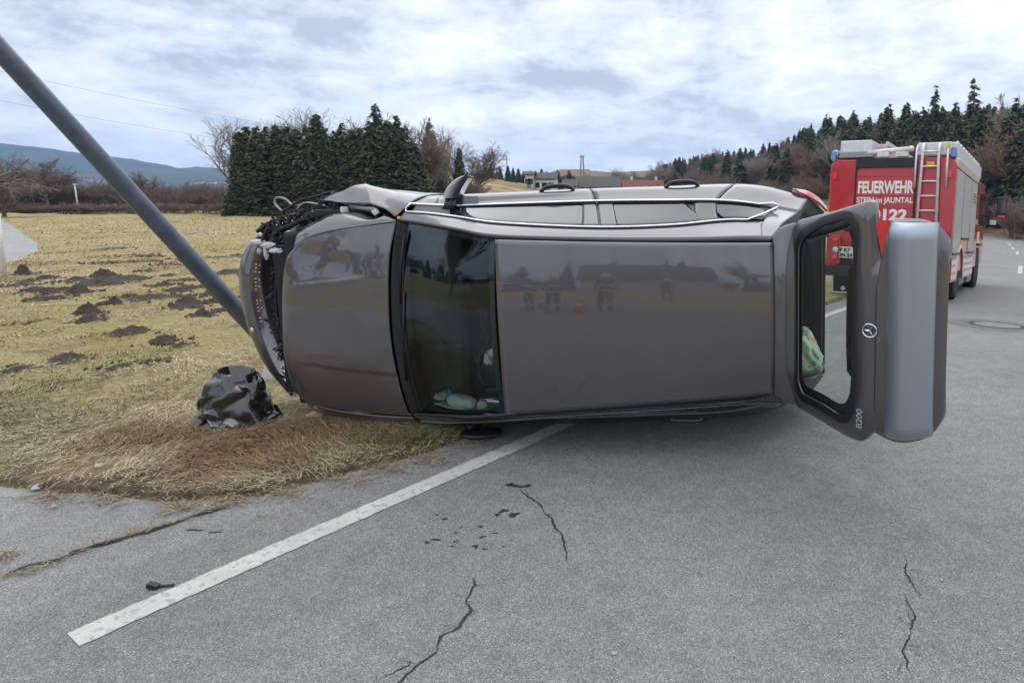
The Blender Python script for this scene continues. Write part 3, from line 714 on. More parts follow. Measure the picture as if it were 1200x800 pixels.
def windscreen():
    base = [(1.085, .702, 1.055), (1.035, .38, 1.085), (1.014, 0, 1.10), (1.035, -.38, 1.085), (1.085, -.702, 1.055)]
    mid = [(1.42, .646, 1.29), (1.388, .34, 1.335), (1.375, 0, 1.35), (1.388, -.34, 1.335), (1.42, -.646, 1.29)]
    top = [(1.770, .588, 1.478), (1.757, .3, 1.512), (1.752, 0, 1.522), (1.757, -.3, 1.512), (1.770, -.588, 1.478)]
    W = resample([base, mid, top], 40, 40)
    grid_ob('windscreen', W, M['windscreen'], car)
    # printed black border, 3 mm behind the glass
    D = np.array([.0025, 0, -.0035])
    nu, nv = W.shape[:2]
    fr = [W[:4], W[37:], W[:, :2], W[:, -2:]]
    for i, g in enumerate(fr): grid_ob('windscreen_border', g + D * (1 + .15 * i), M['strip'], car)
    # scuttle panel with wipers between bonnet and glass
    c0 = [(1.0, .728, 1.028), (.945, .46, 1.04), (.915, .15, 1.05), (.91, -.16, 1.05), (.937, -.48, 1.035), (.975, -.70, 1.01), (1.0, -.735, 1.0)]
    c1 = [(1.06, .715, 1.02), (1.0, .42, 1.03), (.975, .15, 1.04), (.975, -.15, 1.04), (.99, -.42, 1.03), (1.04, -.66, 1.01), (1.06, -.72, 1.0)]
    c2 = [(1.092, .70, 1.056), (1.042, .42, 1.083), (1.02, .15, 1.098), (1.02, -.15, 1.098), (1.036, -.42, 1.083), (1.075, -.66, 1.06), (1.092, -.70, 1.054)]
    sc = grid_ob('scuttle_panel', resample([c0, c1, c2], 9, 40), M['plastic'], car, .01)
    mb = MB()
    for t in np.linspace(-.6, .6, 26):
        mb.box((.985 + .03 * (t * t) , t, 1.052), (.05, .008, .01))
    tag(mb.build('air_intake_slats', M['dark'], sc), kind='stuff')
    for pv, ti in (((.985, -.45, 1.065), (1.035, .20, 1.115)), ((.99, .12, 1.07), (1.06, .62, 1.09))):
        w = MB().tube([pv, tuple((np.array(pv) + np.array(ti)) / 2 + np.array([-.012, 0, .012])), ti], [.011, .008, .006], 6).build('wiper', M['strip'], car, True)
        MB().box(tuple((np.array(pv) * .35 + np.array(ti) * .65) + np.array([.006, 0, -.004])), (.012, .42, .012), Matrix.Rotation(-.08, 3, 'Z')).build('wiper_blade', M['rubber'], w)
windscreen()
def bonnet():
    f0 = [(.185, .545, .83), (.10, .44, .80), (.045, .212, .775), (.018, -.05, .77), (.012, -.316, .77), (.044, -.559, .755), (.085, -.645, .75)]
    f1 = [(.165, .534, .86), (.083, .439, .84), (.025, .212, .82), (0, -.05, .82), (-.008, -.316, .82), (.024, -.559, .80), (.08, -.66, .785)]
    f2 = [(.21, .560, .885), (.14, .435, .878), (.09, .21, .872), (.07, -.05, .872), (.07, -.32, .868), (.10, -.565, .84), (.14, -.675, .815)]
    f3 = [(.36, .633, .92), (.33, .42, .938), (.31, .2, .948), (.30, -.05, .952), (.305, -.32, .945), (.31, -.57, .912), (.32, -.70, .87)]
    f4 = [(.70, .677, 1.0), (.64, .45, 1.018), (.615, .2, 1.03), (.61, -.1, 1.032), (.62, -.36, 1.022), (.64, -.6, .99), (.65, -.727, .95)]
    f5 = [(.987, .706, 1.03), (.929, .463, 1.055), (.902, .155, 1.068), (.896, -.161, 1.068), (.923, -.486, 1.052), (.96, -.70, 1.022), (.985, -.742, 1.008)]
    nu, nv = 110, 120
    G = resample([f0, f1, f2, f3, f4, f5], nu, nv)
    s, t = G[..., 0], G[..., 1]
    # buckle ridge, dents and style line
    d = t - (.285 + .10 * (s - .5)); G[..., 2] += .014 * np.exp(-np.abs(d) / .022) * sstep(.08, .2, s) * sstep(.85, .45, s)
    d2 = t - (-.375 - .10 * (s - .5)); G[..., 2] += np.where(d2 < 0, -.010 * np.exp(-np.abs(d2) / .16), 0) * sstep(.1, .3, s)
    G[..., 2] += -.016 * np.exp(-(((s - .33) / .16) ** 2 + ((t - .46) / .10) ** 2)) + .008 * np.exp(-(((s - .55) / .08) ** 2 + ((t - .52) / .06) ** 2))
    G[..., 2] += .010 * (fbm(s * 5, t * 5, 31, 3) - .5) * sstep(.1, .5, t) + .004 * (fbm(s * 4, t * 4, 37, 2) - .5)
    bn = grid_ob('bonnet', G, PT, car, .012, True, -1)
    a = [(.165, .534, .86), (.30, .605, .905), (.50, .652, .96), (.70, .677, 1.0), (.88, .698, 1.021), (.987, .706, 1.03)]
    b = [(.173, .655, .76), (.30, .716, .78), (.40, .765, .80), (.645, .772, .86), (.825, .732, .93), (.885, .755, .94), (.977, .711, 1.0)]
    A = cr1(a, 60); B = cr1(b, 60); Mid = (A + B) / 2 + np.array([0, .012, .012])
    B[:, 1] += .012 * np.sin(np.linspace(0, 17, 60)) * np.linspace(1, .3, 60); Mid[:, 2] += .010 * np.sin(np.linspace(1, 12, 60))
    grid_ob('bent_bonnet_edge', cr1(np.stack([A, Mid, B]), 12), PT, bn, .006)
    # left wing, right wing
    r0 = [(.095, -.665, .775), (.30, -.712, .85), (.55, -.735, .925), (.8, -.75, .975), (.992, -.757, 1.0)]
    r1 = [(.10, -.73, .72), (.28, -.80, .76), (.53, -.832, .82), (.8, -.845, .87), (1.03, -.838, .92)]
    r2 = [(.14, -.775, .64), (.28, -.832, .62), (.53, -.842, .60), (.8, -.846, .58), (1.06, -.85, .55)]
    r3 = [(.22, -.77, .42), (.34, -.81, .40), (.53, -.832, .62 - .02), (.8, -.842, .55), (1.06, -.85, .30)]
    G = resample([r0, r1, r2], 26, 44); G[..., 1] = np.maximum(G[..., 1], -left_limit(G[..., 0]) + .002)
    grid_ob('front_wing', G, PT, car, .012)['label'] = 'front wing pressed into the grass'
    q0 = [(.378, .873, .76), (.529, .853, .82), (.741, .833, .90), (.884, .799, .96), (.985, .742, 1.03)]
    q1 = [(.365, .880, .745), (.50, .930, .735), (.65, .955, .76), (.83, .925, .80), (1.10, .850, .955)]
    q2 = [(.37, .885, .735), (.488, .930, .715), (.612, .982, .68), (.821, .945, .67), (1.19, .892, .80)]
    q3 = [(.40, .86, .64), (.50, .915, .60), (.62, .955, .54), (.82, .93, .50), (1.20, .896, .50)]
    q4 = [(.48, .83, .50), (.56, .875, .58), (.66, .90, .57), (.86, .90, .46), (1.20, .884, .30)]
    G = resample([q0, q1, q2, q3, q4], 40, 60)
    G[..., 1] += .012 * (fbm(G[..., 0] * 7, G[..., 2] * 7, 51, 3) - .5) + .010 * np.exp(-np.abs(G[..., 0] - .72 - .5 * (G[..., 2] - .8)) / .03)
    grid_ob('front_wing', G, PT, car, .006)['label'] = 'front wing bent up and torn open at its tip'
bonnet()
def nose():
    # bumper skin hanging forward of the nose
    i_ = [(.0, .712, .55), (-.13, .635, .60), (-.21, .495, .65), (-.256, .267, .68), (-.258, .032, .68), (-.22, -.176, .67), (-.172, -.432, .62), (-.09, -.685, .56)]
    o_ = [(-.10, .69, .50), (-.307, .60, .50), (-.416, .454, .50), (-.462, .283, .50), (-.454, .04, .50), (-.411, -.207, .50), (-.313, -.459, .50), (-.128, -.700, .50)]
    b_ = [(-.08, .68, .30), (-.30, .58, .28), (-.41, .44, .27), (-.455, .27, .26), (-.45, .04, .26), (-.405, -.21, .27), (-.30, -.46, .29), (-.10, -.69, .32)]
    c_ = [(.02, .64, .22), (-.2, .55, .18), (-.31, .42, .17), (-.35, .25, .16), (-.345, .04, .16), (-.30, -.21, .17), (-.2, -.45, .2), (.0, -.66, .24)]
    i_ = [tuple(np.array(a) * .72 + np.array(b) * .28) for a, b in zip(i_, o_)]
    G = resample([i_, [tuple((np.array(a) * .5 + np.array(b) * .5) + np.array([-.018, 0, .03])) for a, b in zip(i_, o_)], o_, b_, c_], 30, 60)
    bp = grid_ob('front_bumper', G, PT, car, .005)
    MB().lathe([(.001, .012), (.022, .011), (.026, .006), (.026, 0)], 20, 'z', (-.345, -.127, .603)).build('badge', M['chrome'], bp, True)
    g2 = MB()                                                          # lower edge of the torn grille: bright square holes
    for k in range(17):
        if k in (3, 8, 9, 14): continue
        t = .40 - .028 * k; s = -.222 - .045 * (1 - ((t - .15) / .35) ** 2)
        g2.box((s + .012, t, .672), (.010, .009, .008))
        if k % 2 == 0: g2.box((s + .036, t - .006, .665), (.008, .008, .008))
    tag(g2.build('grille_mesh', M['alu'], bp), kind='stuff')
    # radiator and dark cavity behind the bumper
    rad_ = MB().box((-.02, -.03, .50), (.10, 1.16, .46)).build('radiator', M['dark'], car, bevel=.01)
    fins = MB()
    for t in np.linspace(-.58, .52, 45): fins.box((-.076, t, .52), (.016, .006, .36))
    fins.build('radiator_fins', M['plastic'], rad_)
    gr = MB()
    for k in range(7):
        h = .40 + .045 * k; s = -.17 + .012 * k
        gr.tube([tuple(p) for p in cr1([(s + .12, .55, h), (s + .01, .3, h), (s - .015, 0, h), (s + .02, -.3, h), (s + .10, -.58, h)], 22)], .011, 5)
    for t in np.linspace(-.5, .5, 15):
        gr.box((-.14 + .22 * t * t, t, .54), (.012, .012, .30))
    gr.build('grille', M['plastic'], car, True)
    MB().box((.5, -.02, .52), (.9, 1.34, .56)).build('engine_bay', M['dark'], car, bevel=.03)
    MB().tube([(-.03, .62, .60), (-.04, .2, .63), (-.04, -.2, .63), (.0, -.6, .58)], .024, 8).build('cross_member', M['dark'], car, True)
    # torn plastic round the right headlight
    rnd = random.Random(5)
    dk = MB()
    for k in range(95):
        f = rnd.random(); s = -.17 + .60 * f + rnd.uniform(-.05, .05); t = .55 + .27 * f ** .8 + rnd.uniform(-.10, .06); h = .66 + .08 * f + rnd.uniform(-.16, .04)
        R = Matrix.Rotation(rnd.uniform(0, 6), 3, 'Z') @ Matrix.Rotation(rnd.uniform(0, 6), 3, 'X')
        dk.box((s, t, h), (rnd.uniform(.03, .15), rnd.uniform(.008, .05), rnd.uniform(.006, .03)), R)
    for k in range(120):
        f = rnd.random(); s = -.20 + .55 * f; t = .62 + .20 * f + rnd.uniform(-.05, .07); h = .60 + rnd.uniform(-.07, .06)
        R = Matrix.Rotation(rnd.uniform(0, 6), 3, 'Z') @ Matrix.Rotation(rnd.uniform(0, 6), 3, 'X')
        dk.box((s, t, h), (rnd.uniform(.02, .12), rnd.uniform(.006, .05), rnd.uniform(.004, .02)), R)
    for k in range(150):
        t = rnd.uniform(-.62, .62); s = -.13 + .10 * (t / .6) ** 2 + rnd.uniform(-.07, .06); h = .60 + rnd.uniform(-.12, .08)
        R = Matrix.Rotation(rnd.uniform(0, 6), 3, 'Z') @ Matrix.Rotation(rnd.uniform(0, 6), 3, 'X')
        dk.box((s, t, h), (rnd.uniform(.02, .09), rnd.uniform(.006, .03), rnd.uniform(.004, .016)), R)
    tag(dk.build('torn_plastic', M['plastic'], car), kind='stuff')
    def loop(name, pts, r, m, n=7): MB().tube([tuple(p) for p in cr1(pts, 30)], r, n).build(name, m, car, True)
    loop('hose', [(-.02, .80, .62), (-.08, .86, .60), (-.06, .905, .6), (0.0, .895, .6), (.05, .85, .6), (.14, .845, .62), (.26, .86, .64)], .009, M['steel'])
    loop('cable', [(.0, .80, .64), (.12, .88, .60), (.24, .905, .60), (.33, .93, .60), (.38, .93, .62), (.36, .88, .68)], .011, M['dark'])
    loop('cable', [(.10, .81, .64), (.18, .86, .66), (.30, .845, .70), (.36, .83, .72)], .008, M['steel'])
    loop('hose', [(-.12, .6, .66), (-.02, .66, .70), (.10, .70, .72), (.2, .74, .74)], .017, M['rubber'])
    loop('cable', [(.30, .86, .64), (.36, .93, .58), (.42, .90, .60), (.42, .85, .66)], .010, M['rubber'])
    def crumple(name, c, d, m, seed, n=14, amp=.35, parent=car):
        u = np.linspace(0, np.pi, n); v = np.linspace(0, 2 * np.pi, n * 2)
        U, V = np.meshgrid(u, v, indexing='ij')
        W = np.stack([np.sin(U) * np.cos(V), np.sin(U) * np.sin(V), np.cos(U)], -1)
        r = 1 + amp * (fbm(W[..., 0] * 3 + seed, W[..., 1] * 3 + W[..., 2], seed, 4) - .5) * 2 + crease(W, 14, seed, .07)
        G = np.stack([c[0] + d[0] * r * np.sin(U) * np.cos(V), c[1] + d[1] * r * np.sin(U) * np.sin(V), c[2] + d[2] * r * np.cos(U)], -1)
        return grid_ob(name, G, m, parent, smooth=False)
    crumple('torn_foam', (-.175, .575, .70), (.050, .022, .022), M['foam'], 3, 20, .5)
    crumple('torn_foam', (-.10, .545, .715), (.060, .024, .022), M['foam'], 9, 20, .5)
    crumple('torn_foam', (-.035, .505, .725), (.050, .020, .020), M['foam'], 11, 20, .5)
    crumple('torn_foam', (-.125, .485, .71), (.016, .055, .018), M['foam'], 14, 20, .5)
    crumple('torn_foam', (-.20, .50, .67), (.018, .026, .014), M['foam'], 19, 16, .5)
    # headlight shell with its reflector bowl, and bits of it
    MB().box((.10, .665, .675), (.16, .035, .05), Matrix.Rotation(.5, 3, 'Z')).build('headlight_bracket', M['steel'], car, bevel=.006)
    MB().lathe([(.001, 0), (.02, .004), (.026, .014), (.028, .03)], 18, 'z', (.075, .628, .715)).build('headlight_reflector', M['alu'], car, True)
    MB().lathe([(.001, 0), (.012, .004), (.018, .014)], 14, 'z', (-.155, .63, .70)).build('headlight_bulb', M['white'], car, True)
    MB().box((.53, .80, .79), (.06, .05, .05), Matrix.Rotation(.4, 3, 'Y')).build('wing_bracket', M['white'], car, bevel=.012)
    MB().tube([(.60, .825, .82), (.72, .805, .86), (.80, .795, .89)], [.026, .022, .030], 7).build('wing_strut', M['steel'], car, True)
    MB().box((.80, .780, .895), (.05, .05, .04), Matrix.Rotation(.6, 3, 'Z')).build('wing_bracket', M['white'], car, bevel=.012)
    MB().box((.60, .775, .74), (.62, .07, .10)).build('inner_wing', M['dark'], car, bevel=.02)
    MB().box((1.015, .735, 1.045), (.025, .02, .012)).build('wing_clip', M['yellow'], car, bevel=.004)
    # glassy splinters at the lower headlight
    rnd = random.Random(11); sp = MB()
    for k in range(26):
        s = -.02 + rnd.uniform(-.07, .07); t = -.42 - .22 * rnd.random(); sp.box((s + .1 * (-.42 - t), t, .66 + rnd.uniform(-.05, .03)), (rnd.uniform(.01, .05), rnd.uniform(.01, .04), .004), Matrix.Rotation(rnd.uniform(0, 6), 3, 'Z') @ Matrix.Rotation(rnd.uniform(-1, 1), 3, 'X'))
    tag(sp.build('headlight_splinters', M['alu'], car), kind='stuff')
    MB().box((-.005, -.50, .62), (.10, .20, .10), Matrix.Rotation(-.35, 3, 'Z')).build('headlight', M['plastic'], car, bevel=.02)
nose()
def wing_mirror(left):
    root = fd_left if left else fd_right
    sg = -1 if left else 1
    if not left:
        prof = cr1([(1.320, .865, .985), (1.335, .915, .985), (1.385, .975, .985), (1.445, 1.012, .98), (1.497, 1.024, .97)], 14)
        back = cr1([(1.405, .862, .985), (1.430, .905, .98), (1.460, .955, .98), (1.488, .995, .975), (1.507, 1.020, .97)], 14)
        rows = []
        for k, a in enumerate(np.linspace(0, 2 * np.pi, 17)):
            f = (1 - math.cos(a)) / 2; h = .085 * math.sin(a)
            rows.append(prof * (1 - f) + back * f + np.array([0, 0, -.03 + h]))
        mb_ = grid_ob('wing_mirror', np.stack(rows), M['trimgrey'], root)
        mb_.data.materials[0] = mat('mirror_cap_sunlit', (.30, .31, .315), .35, .25, coat=.6)  # lighter than the body paint: sunlit tone put into the cap colour
        # seal the ends and add the dark rim with the glass facing the rear
        rim = back + np.array([.012, -.004, -.03]); G = np.stack([rim + np.array([0, 0, z]) for z in (-.095, 0, .088)])
        grid_ob('mirror_housing', G, M['strip'], mb_, .012)
        gl = back[2:-2] + np.array([.021, -.004, -.03]); grid_ob('mirror_glass', np.stack([gl + np.array([0, 0, z]) for z in (-.075, 0, .07)]), M['chrome'], mb_)
        MB().tube([(1.36, .775, 1.005), (1.37, .82, .985), (1.375, .875, .965)], [.048, .042, .040], 12).build('mirror_foot', M['strip'], mb_, True)
    else:
        G = []
        u = np.linspace(0, np.pi, 14); v = np.linspace(0, 2 * np.pi, 24); U, V = np.meshgrid(u, v, indexing='ij')
        G = np.stack([1.53 + .155 * np.cos(U), -.842 + .030 * np.sin(U) * np.sin(V), 1.14 + .105 * np.sin(U) * np.cos(V)], -1)
        mm = grid_ob('wing_mirror', G, M['strip'], root); mm['label'] = 'wing mirror crushed under the car'
        MB().tube([(1.40, -.80, 1.02), (1.45, -.83, 1.10)], .03, 8).build('mirror_foot', M['plastic'], mm, True)
wing_mirror(False); wing_mirror(True)
def underside():
    MB().box((2.35, 0, .255), (3.7, 1.56, .09)).build('floor_pan', M['dark'], car, bevel=.02)
    rim_m = M['alu']
    w = None
    for s, t in ((.90, .76), (.90, -.735), (3.58, .775), (3.58, -.735)):
        o = empty('wheel'); o.parent = car; o.location = (s, t, .30)
        if w is None:
            w = o
            MB().lathe([(.19, -.10), (.28, -.105), (.305, -.085), (.312, -.05), (.312, .05), (.305, .085), (.28, .105), (.19, .10)], 40, 'y').build('tyre', M['rubber'], o, True)
            r = MB().lathe([(.195, -.09), (.19, .06), (.20, .095)], 32, 'y', caps=False)
            for k in range(5):
                a = k * 2 * math.pi / 5; r.box((.11 * math.cos(a), .06, .11 * math.sin(a)), (.20, .03, .05), Matrix.Rotation(-a, 3, 'Y'))
            r.lathe([(.05, .05), (.05, .085), (.001, .088)], 16, 'y'); r.build('rim', rim_m, o)
        else:
            for ch in w.children: copy_tree(ch, o)
    for s0, s1 in ((.6, 1.2), (3.27, 3.89)):
        MB().box(((s0 + s1) / 2, 0, .42), (s1 - s0, 1.1, .30)).build('wheel_well', M['dark'], car)
    # tail
    b0 = [(4.10, .73, .62), (4.19, .66, .60), (4.19, .42, .60), (4.195, 0, .60), (4.19, -.42, .60), (4.19, -.66, .60), (4.10, -.73, .62)]
    b1 = [(4.12, .735, .48), (4.21, .67, .46), (4.225, .43, .45), (4.235, 0, .45), (4.225, -.43, .45), (4.21, -.67, .46), (4.12, -.735, .48)]
    b2 = [(4.08, .71, .27), (4.20, .63, .25), (4.18, .42, .24), (4.19, 0, .24), (4.18, -.42, .24), (4.20, -.63, .25), (4.08, -.71, .27)]
    grid_ob('rear_bumper', resample([b0, b1, b2], 16, 40), PT, car, .01)
    for left in (False, True):
        a = [(3.955, .822, .795), (4.035, .782, .780), (4.13, .728, .735), (4.205, .665, .675)]
        b = [(3.925, .848, .745), (4.04, .828, .70), (4.145, .768, .655), (4.228, .694, .60)]
        c3 = [(3.95, .835, .60), (4.06, .79, .56), (4.165, .745, .52), (4.235, .68, .50)]
        G = resample([a, b, c3], 12, 20); G[..., 1] += .004
        if not left: grid_ob('tail_light', G, M['redlamp'], car, .012)
        # painted return flange round the boot opening
        op = cr1([(3.605, .540, 1.445), (3.715, .625, 1.27), (3.90, .692, 1.0), (4.03, .775, .77), (4.20, .67, .62)], 24)
        inn = op + np.array([-.03, -.10, -.03]); inn2 = op + np.array([-.20, -.13, -.05])
        G = cr1(np.stack([op, (op + inn) / 2 + np.array([.012, 0, 0]), inn, inn2]), 10)
        if left: G = mirror(G)
        grid_ob('boot_flange', G, M['trimgrey'], car)
        sd_ = np.stack([inn2, inn2 + np.array([-.55, .02, 0])]);
        if left: sd_ = mirror(sd_)
        grid_ob('boot_side_trim', cr1(sd_, 3), M['trimgrey'], car)
    MB().box((3.72, 0, .58), (1.0, 1.30, .04)).build('boot_floor', M['cloth'], car)
    grid_ob('headliner', resample([[(1.85, .54, 1.46), (1.85, 0, 1.50), (1.85, -.54, 1.46)], [(3.5, .49, 1.46), (3.5, 0, 1.5), (3.5, -.49, 1.46)]], 4, 9), M['trimgrey'], car)
underside()
def interior():
    d0 = [(1.10, .68, 1.03), (1.05, 0, 1.06), (1.10, -.68, 1.03)]
    d1 = [(1.38, .68, 1.02), (1.36, 0, 1.05), (1.38, -.68, 1.02)]
    d2 = [(1.46, .68, .94), (1.45, 0, .96), (1.46, -.68, .94)]
    d3 = [(1.43, .68, .55), (1.43, 0, .58), (1.43, -.68, .55)]
    da = grid_ob('dashboard', resample([d0, d1, d2, d3], 26, 30), M['dash'], car, .01)
    MB().box((1.34, -.36, 1.06), (.16, .36, .06)).build('instrument_hood', M['dash'], da, bevel=.025)
    c = Vector((1.62, -.36, .98)); R = Matrix.Rotation(rad(65), 3, 'Y')
    sw = MB()
    ring = [c + R @ Vector((0.185 * math.cos(a), .185 * math.sin(a), 0)) for a in np.linspace(0, 2 * math.pi, 41)]
    sw.tube(ring, .016, 8, caps=False); sw.box(c, (.13, .15, .05), R)
    for a in (rad(90), rad(-90), rad(180)):
        sw.box(c + R @ Vector((.10 * math.cos(a), .10 * math.sin(a), 0)), (.16 if abs(math.sin(a)) < .5 else .03, .03 if abs(math.sin(a)) < .5 else .16, .015), R)
    sw.build('steering_wheel', M['dash'], car, True)
    MB().tube([c, c + Vector((-.25, 0, -.12))], .04, 8).build('steering_column', M['dash'], car, True)
    seat = None
    for s, t in ((2.15, .37), (2.15, -.37), (2.95, .37), (2.95, -.37)):
        o = empty('seat'); o.parent = car; o.location = (s, t, 0)
        if seat is None:
            seat = o
            MB().box((-.05, 0, .55), (.50, .50, .16)).build('cushion', M['cloth'], o, bevel=.05)
            MB().box((.27, 0, .86), (.13, .48, .62), Matrix.Rotation(rad(16), 3, 'Y')).build('backrest', M['cloth'], o, bevel=.05)
            MB().box((.385, 0, 1.26), (.09, .27, .17), Matrix.Rotation(rad(10), 3, 'Y')).build('headrest', M['cloth'], o, bevel=.035)
        else:
            for ch in seat.children: copy_tree(ch, o)
    MB().box((1.66, .02, 1.445), (.05, .22, .07), Matrix.Rotation(.4, 3, 'Y')).build('rear_view_mirror', M['strip'], car, bevel=.012)
interior()
# opened tailgate: upper half (glass) swings out towards the viewer, lower half bends away
A1, A2 = rad(62), rad(36)
def gate_pt(d, t, lift=0.0):
    if d <= .56: s, h, a = 3.745 + d * math.cos(A1), 1.47 + d * math.sin(A1), A1
    else:
        k = min((d - .56) / .10, 1.0); a = A1 + (A2 - A1) * k
        s, h = 3.745 + .56 * math.cos(A1), 1.47 + .56 * math.sin(A1)
        n = 12; L = d - .56
        for i in range(n):
            q = (i + .5) / n * L; aa = A1 + (A2 - A1) * min(q / .10, 1); s += math.cos(aa) * L / n; h += math.sin(aa) * L / n
    return (s - math.sin(a) * lift, t, h + math.cos(a) * lift)      # LIFT towards the gate's outer face
def tailgate():
    root = empty('tailgate'); root.parent = car; root['label'] = 'tailgate swung open towards the viewer'
    def res_poly(P, n):
        P = np.array(P + [P[0]], float); L = np.concatenate([[0], np.cumsum(np.linalg.norm(np.diff(P, axis=0), axis=1))])
        q = np.linspace(0, L[-1], n, endpoint=False); return np.stack([np.interp(q, L, P[:, i]) for i in (0, 1)], 1)
    # outline of the upper half, from hinge round
    out_t = [(-.005, .02), (-.005, .60), (.03, .655), (.32, .712), (.585, .775), (.625, .783), (.645, .76), (.655, .64), (.668, .52), (.69, .43), (.73, .395)]
    out_b = [(.73, -.50), (.66, -.60), (.60, -.665), (.56, -.685), (.48, -.685), (.27, -.652), (.03, -.615), (-.005, -.57)]
    inn_t = [(.040, 0.02), (.040, .46), (.075, .535), (.25, .622), (.42, .662), (.475, .652), (.505, .60), (.515, .50), (.500, .25)]
    inn_b = [(.500, .02), (.500, -.12), (.512, -.30), (.500, -.46), (.462, -.53), (.40, -.552), (.265, -.522), (.08, -.50), (.040, -.43)]
    O = out_t + out_b; I = inn_t + inn_b
    n = 150
    def by_angle(P, c=(.30, .03)):
        Q = res_poly(P, 1600); a = np.arctan2(Q[:, 1] - c[1], Q[:, 0] - c[0]); o = np.argsort(a); th = np.linspace(-np.pi, np.pi, n, endpoint=False)
        return np.stack([np.interp(th, a[o], Q[o, i], period=2 * np.pi) for i in (0, 1)], 1)
    Oa, Ia = by_angle(O), by_angle(I)
    rows = []
    for f, lift in ((0, -.045), (0, -.008), (.04, 0.006), (.5, .012), (.96, .006), (1, -.004), (1, -.03)):
        q = Oa * (1 - f) + Ia * f; rows.append([gate_pt(a, b, lift) for a, b in q])
    G = np.array(rows); G = np.concatenate([G, G[:, :1]], 1)
    grid_ob('gate_frame', G, PT, root)
    # rear window: glass with black printed border
    k = 40
    gl = []
    for f in (1.0, .8, .5, .2, .01):
        q = Ia * f + np.array([.29, .05]) * (1 - f); gl.append([gate_pt(a, b, .001) for a, b in q])
    G = np.array(gl); G = np.concatenate([G, G[:, :1]], 1)
    rw = grid_ob('rear_window', G, M['rearglass'], root, smooth=True)
    bd = []
    for f in (1.0, .90):
        q = Ia * f + np.array([.29, .05]) * (1 - f); bd.append([gate_pt(a, b, -.004) for a, b in q])
    q = Ia * .90 + np.array([.29, .05]) * .10; q[:, 0] = np.where(q[:, 0] > .40, q[:, 0] - .035 * (np.abs(q[:, 1] - .05) < .34), q[:, 0])
    bd.append([gate_pt(a, b, -.004) for a, b in q])
    G = np.array(bd); G = np.concatenate([G, G[:, :1]], 1); grid_ob('window_border', G, M['strip'], rw)
    ob_ = []
    for f, l_ in ((1.0, .0145), (1.09, .0150), (1.10, .010)):
        q = Ia * f + np.array([.29, .05]) * (1 - f); ob_.append([gate_pt(a, b, l_) for a, b in q])
    G = np.array(ob_); G = np.concatenate([G, G[:, :1]], 1); grid_ob('window_seal', G, M['strip'], rw)
    # lower half with rounded tail edge
    lo = []
    for d, ht, hb, cz in ((.66, .42, -.60, 0), (.72, .64, -.62, .012), (.80, .672, -.63, .02), (.90, .670, -.60, .022), (.97, .640, -.55, .018), (1.015, .585, -.47, .008), (1.03, .54, -.41, -.006)):
        lo.append([gate_pt(d, hb + (ht - hb) * f, cz - .03 * (2 * f - 1) ** 4) for f in np.linspace(0, 1, 26)])
    lower = grid_ob('lower_panel', cr1(np.array(lo), 30), PT, root, .03)
    MB().add([gate_pt(.645, .655, .004), gate_pt(.72, .66, .004), gate_pt(.735, .40, .004), gate_pt(.69, .43, .004)], [(0, 1, 2, 3)]).build('tail_light', M['redbright'], root)
    # made-up blank panel over the number plate, bulged to give a shading gradient
    rows = []
    for d in np.linspace(.735, .985, 16):
        f = (d - .735) / .25; lift = .035 + .11 * math.sin(math.pi * (.12 + .80 * f))
        rows.append([gate_pt(d, -.605 + .05 * f + (1.265 - .055 * f) * g, lift - .05 * max(0, abs(2 * g - 1) - .93) / .07) for g in np.linspace(0, 1, 40)])
    rows = [[gate_pt(.735, -.605 + 1.265 * g, .0) for g in np.linspace(0, 1, 40)]] + rows + [[gate_pt(.985, -.555 + 1.21 * g, .0) for g in np.linspace(0, 1, 40)]]
    grid_ob('stand_in_plate_panel', np.array(rows), M['plate'], root)
    # star emblem
    c = (.630, .022)
    em = MB(); rr = .039
    ring = [gate_pt(c[0] + rr * math.cos(a), c[1] + rr * math.sin(a), .024) for a in np.linspace(0, 2 * math.pi, 33)]
    em.tube(ring, .0045, 6, caps=False)
    for kq in range(3):
        a = rad(180 + 120 * kq); p = rad(180 + 120 * kq + 60)
        tip = gate_pt(c[0] + rr * math.cos(a), c[1] + rr * math.sin(a), .024); mid = gate_pt(c[0], c[1], .034)
        l = gate_pt(c[0] + .009 * math.cos(p), c[1] + .009 * math.sin(p), .024); p2 = rad(180 + 120 * kq - 60); r = gate_pt(c[0] + .009 * math.cos(p2), c[1] + .009 * math.sin(p2), .024)
        em.add([tip, l, mid, r], [(0, 1, 2), (0, 2, 3), (0, 3, 1)])
    em.build('emblem', M['chrome'], root)
    # model lettering B200 along the gate's left corner
    me = text_mesh('B200', 1.0, .02)
    o = obj('model_lettering', me, root)
    p0 = Vector(gate_pt(.592, -.590, .0185)); ex = (Vector(gate_pt(.592, -.44, .0185)) - p0).normalized(); ey = -(Vector(gate_pt(.66, -.59, .02)) - Vector(gate_pt(.592, -.59, .0185))).normalized()
    ez = ex.cross(ey); s = .052
    mt = Matrix.Identity(4)
    for i in range(3): mt[i][0], mt[i][1], mt[i][2], mt[i][3] = ex[i] * s * 1.15, ey[i] * s, ez[i] * s, p0[i] - ey[i] * s * .0
    o.matrix_local = mt; me.materials.append(M['chrome'])
    # roof spoiler that swings with the gate
    a = [(3.597, .560, 1.462), (3.588, .3, 1.512), (3.586, 0, 1.524), (3.588, -.3, 1.512), (3.60, -.54, 1.462)]
    b = [(3.655, .612, 1.475), (3.655, .3, 1.535), (3.652, 0, 1.548), (3.655, -.3, 1.535), (3.66, -.575, 1.475)]
    e = [(3.742, .636, 1.472), (3.738, .32, 1.50), (3.735, 0, 1.508), (3.738, -.32, 1.50), (3.748, -.602, 1.472)]
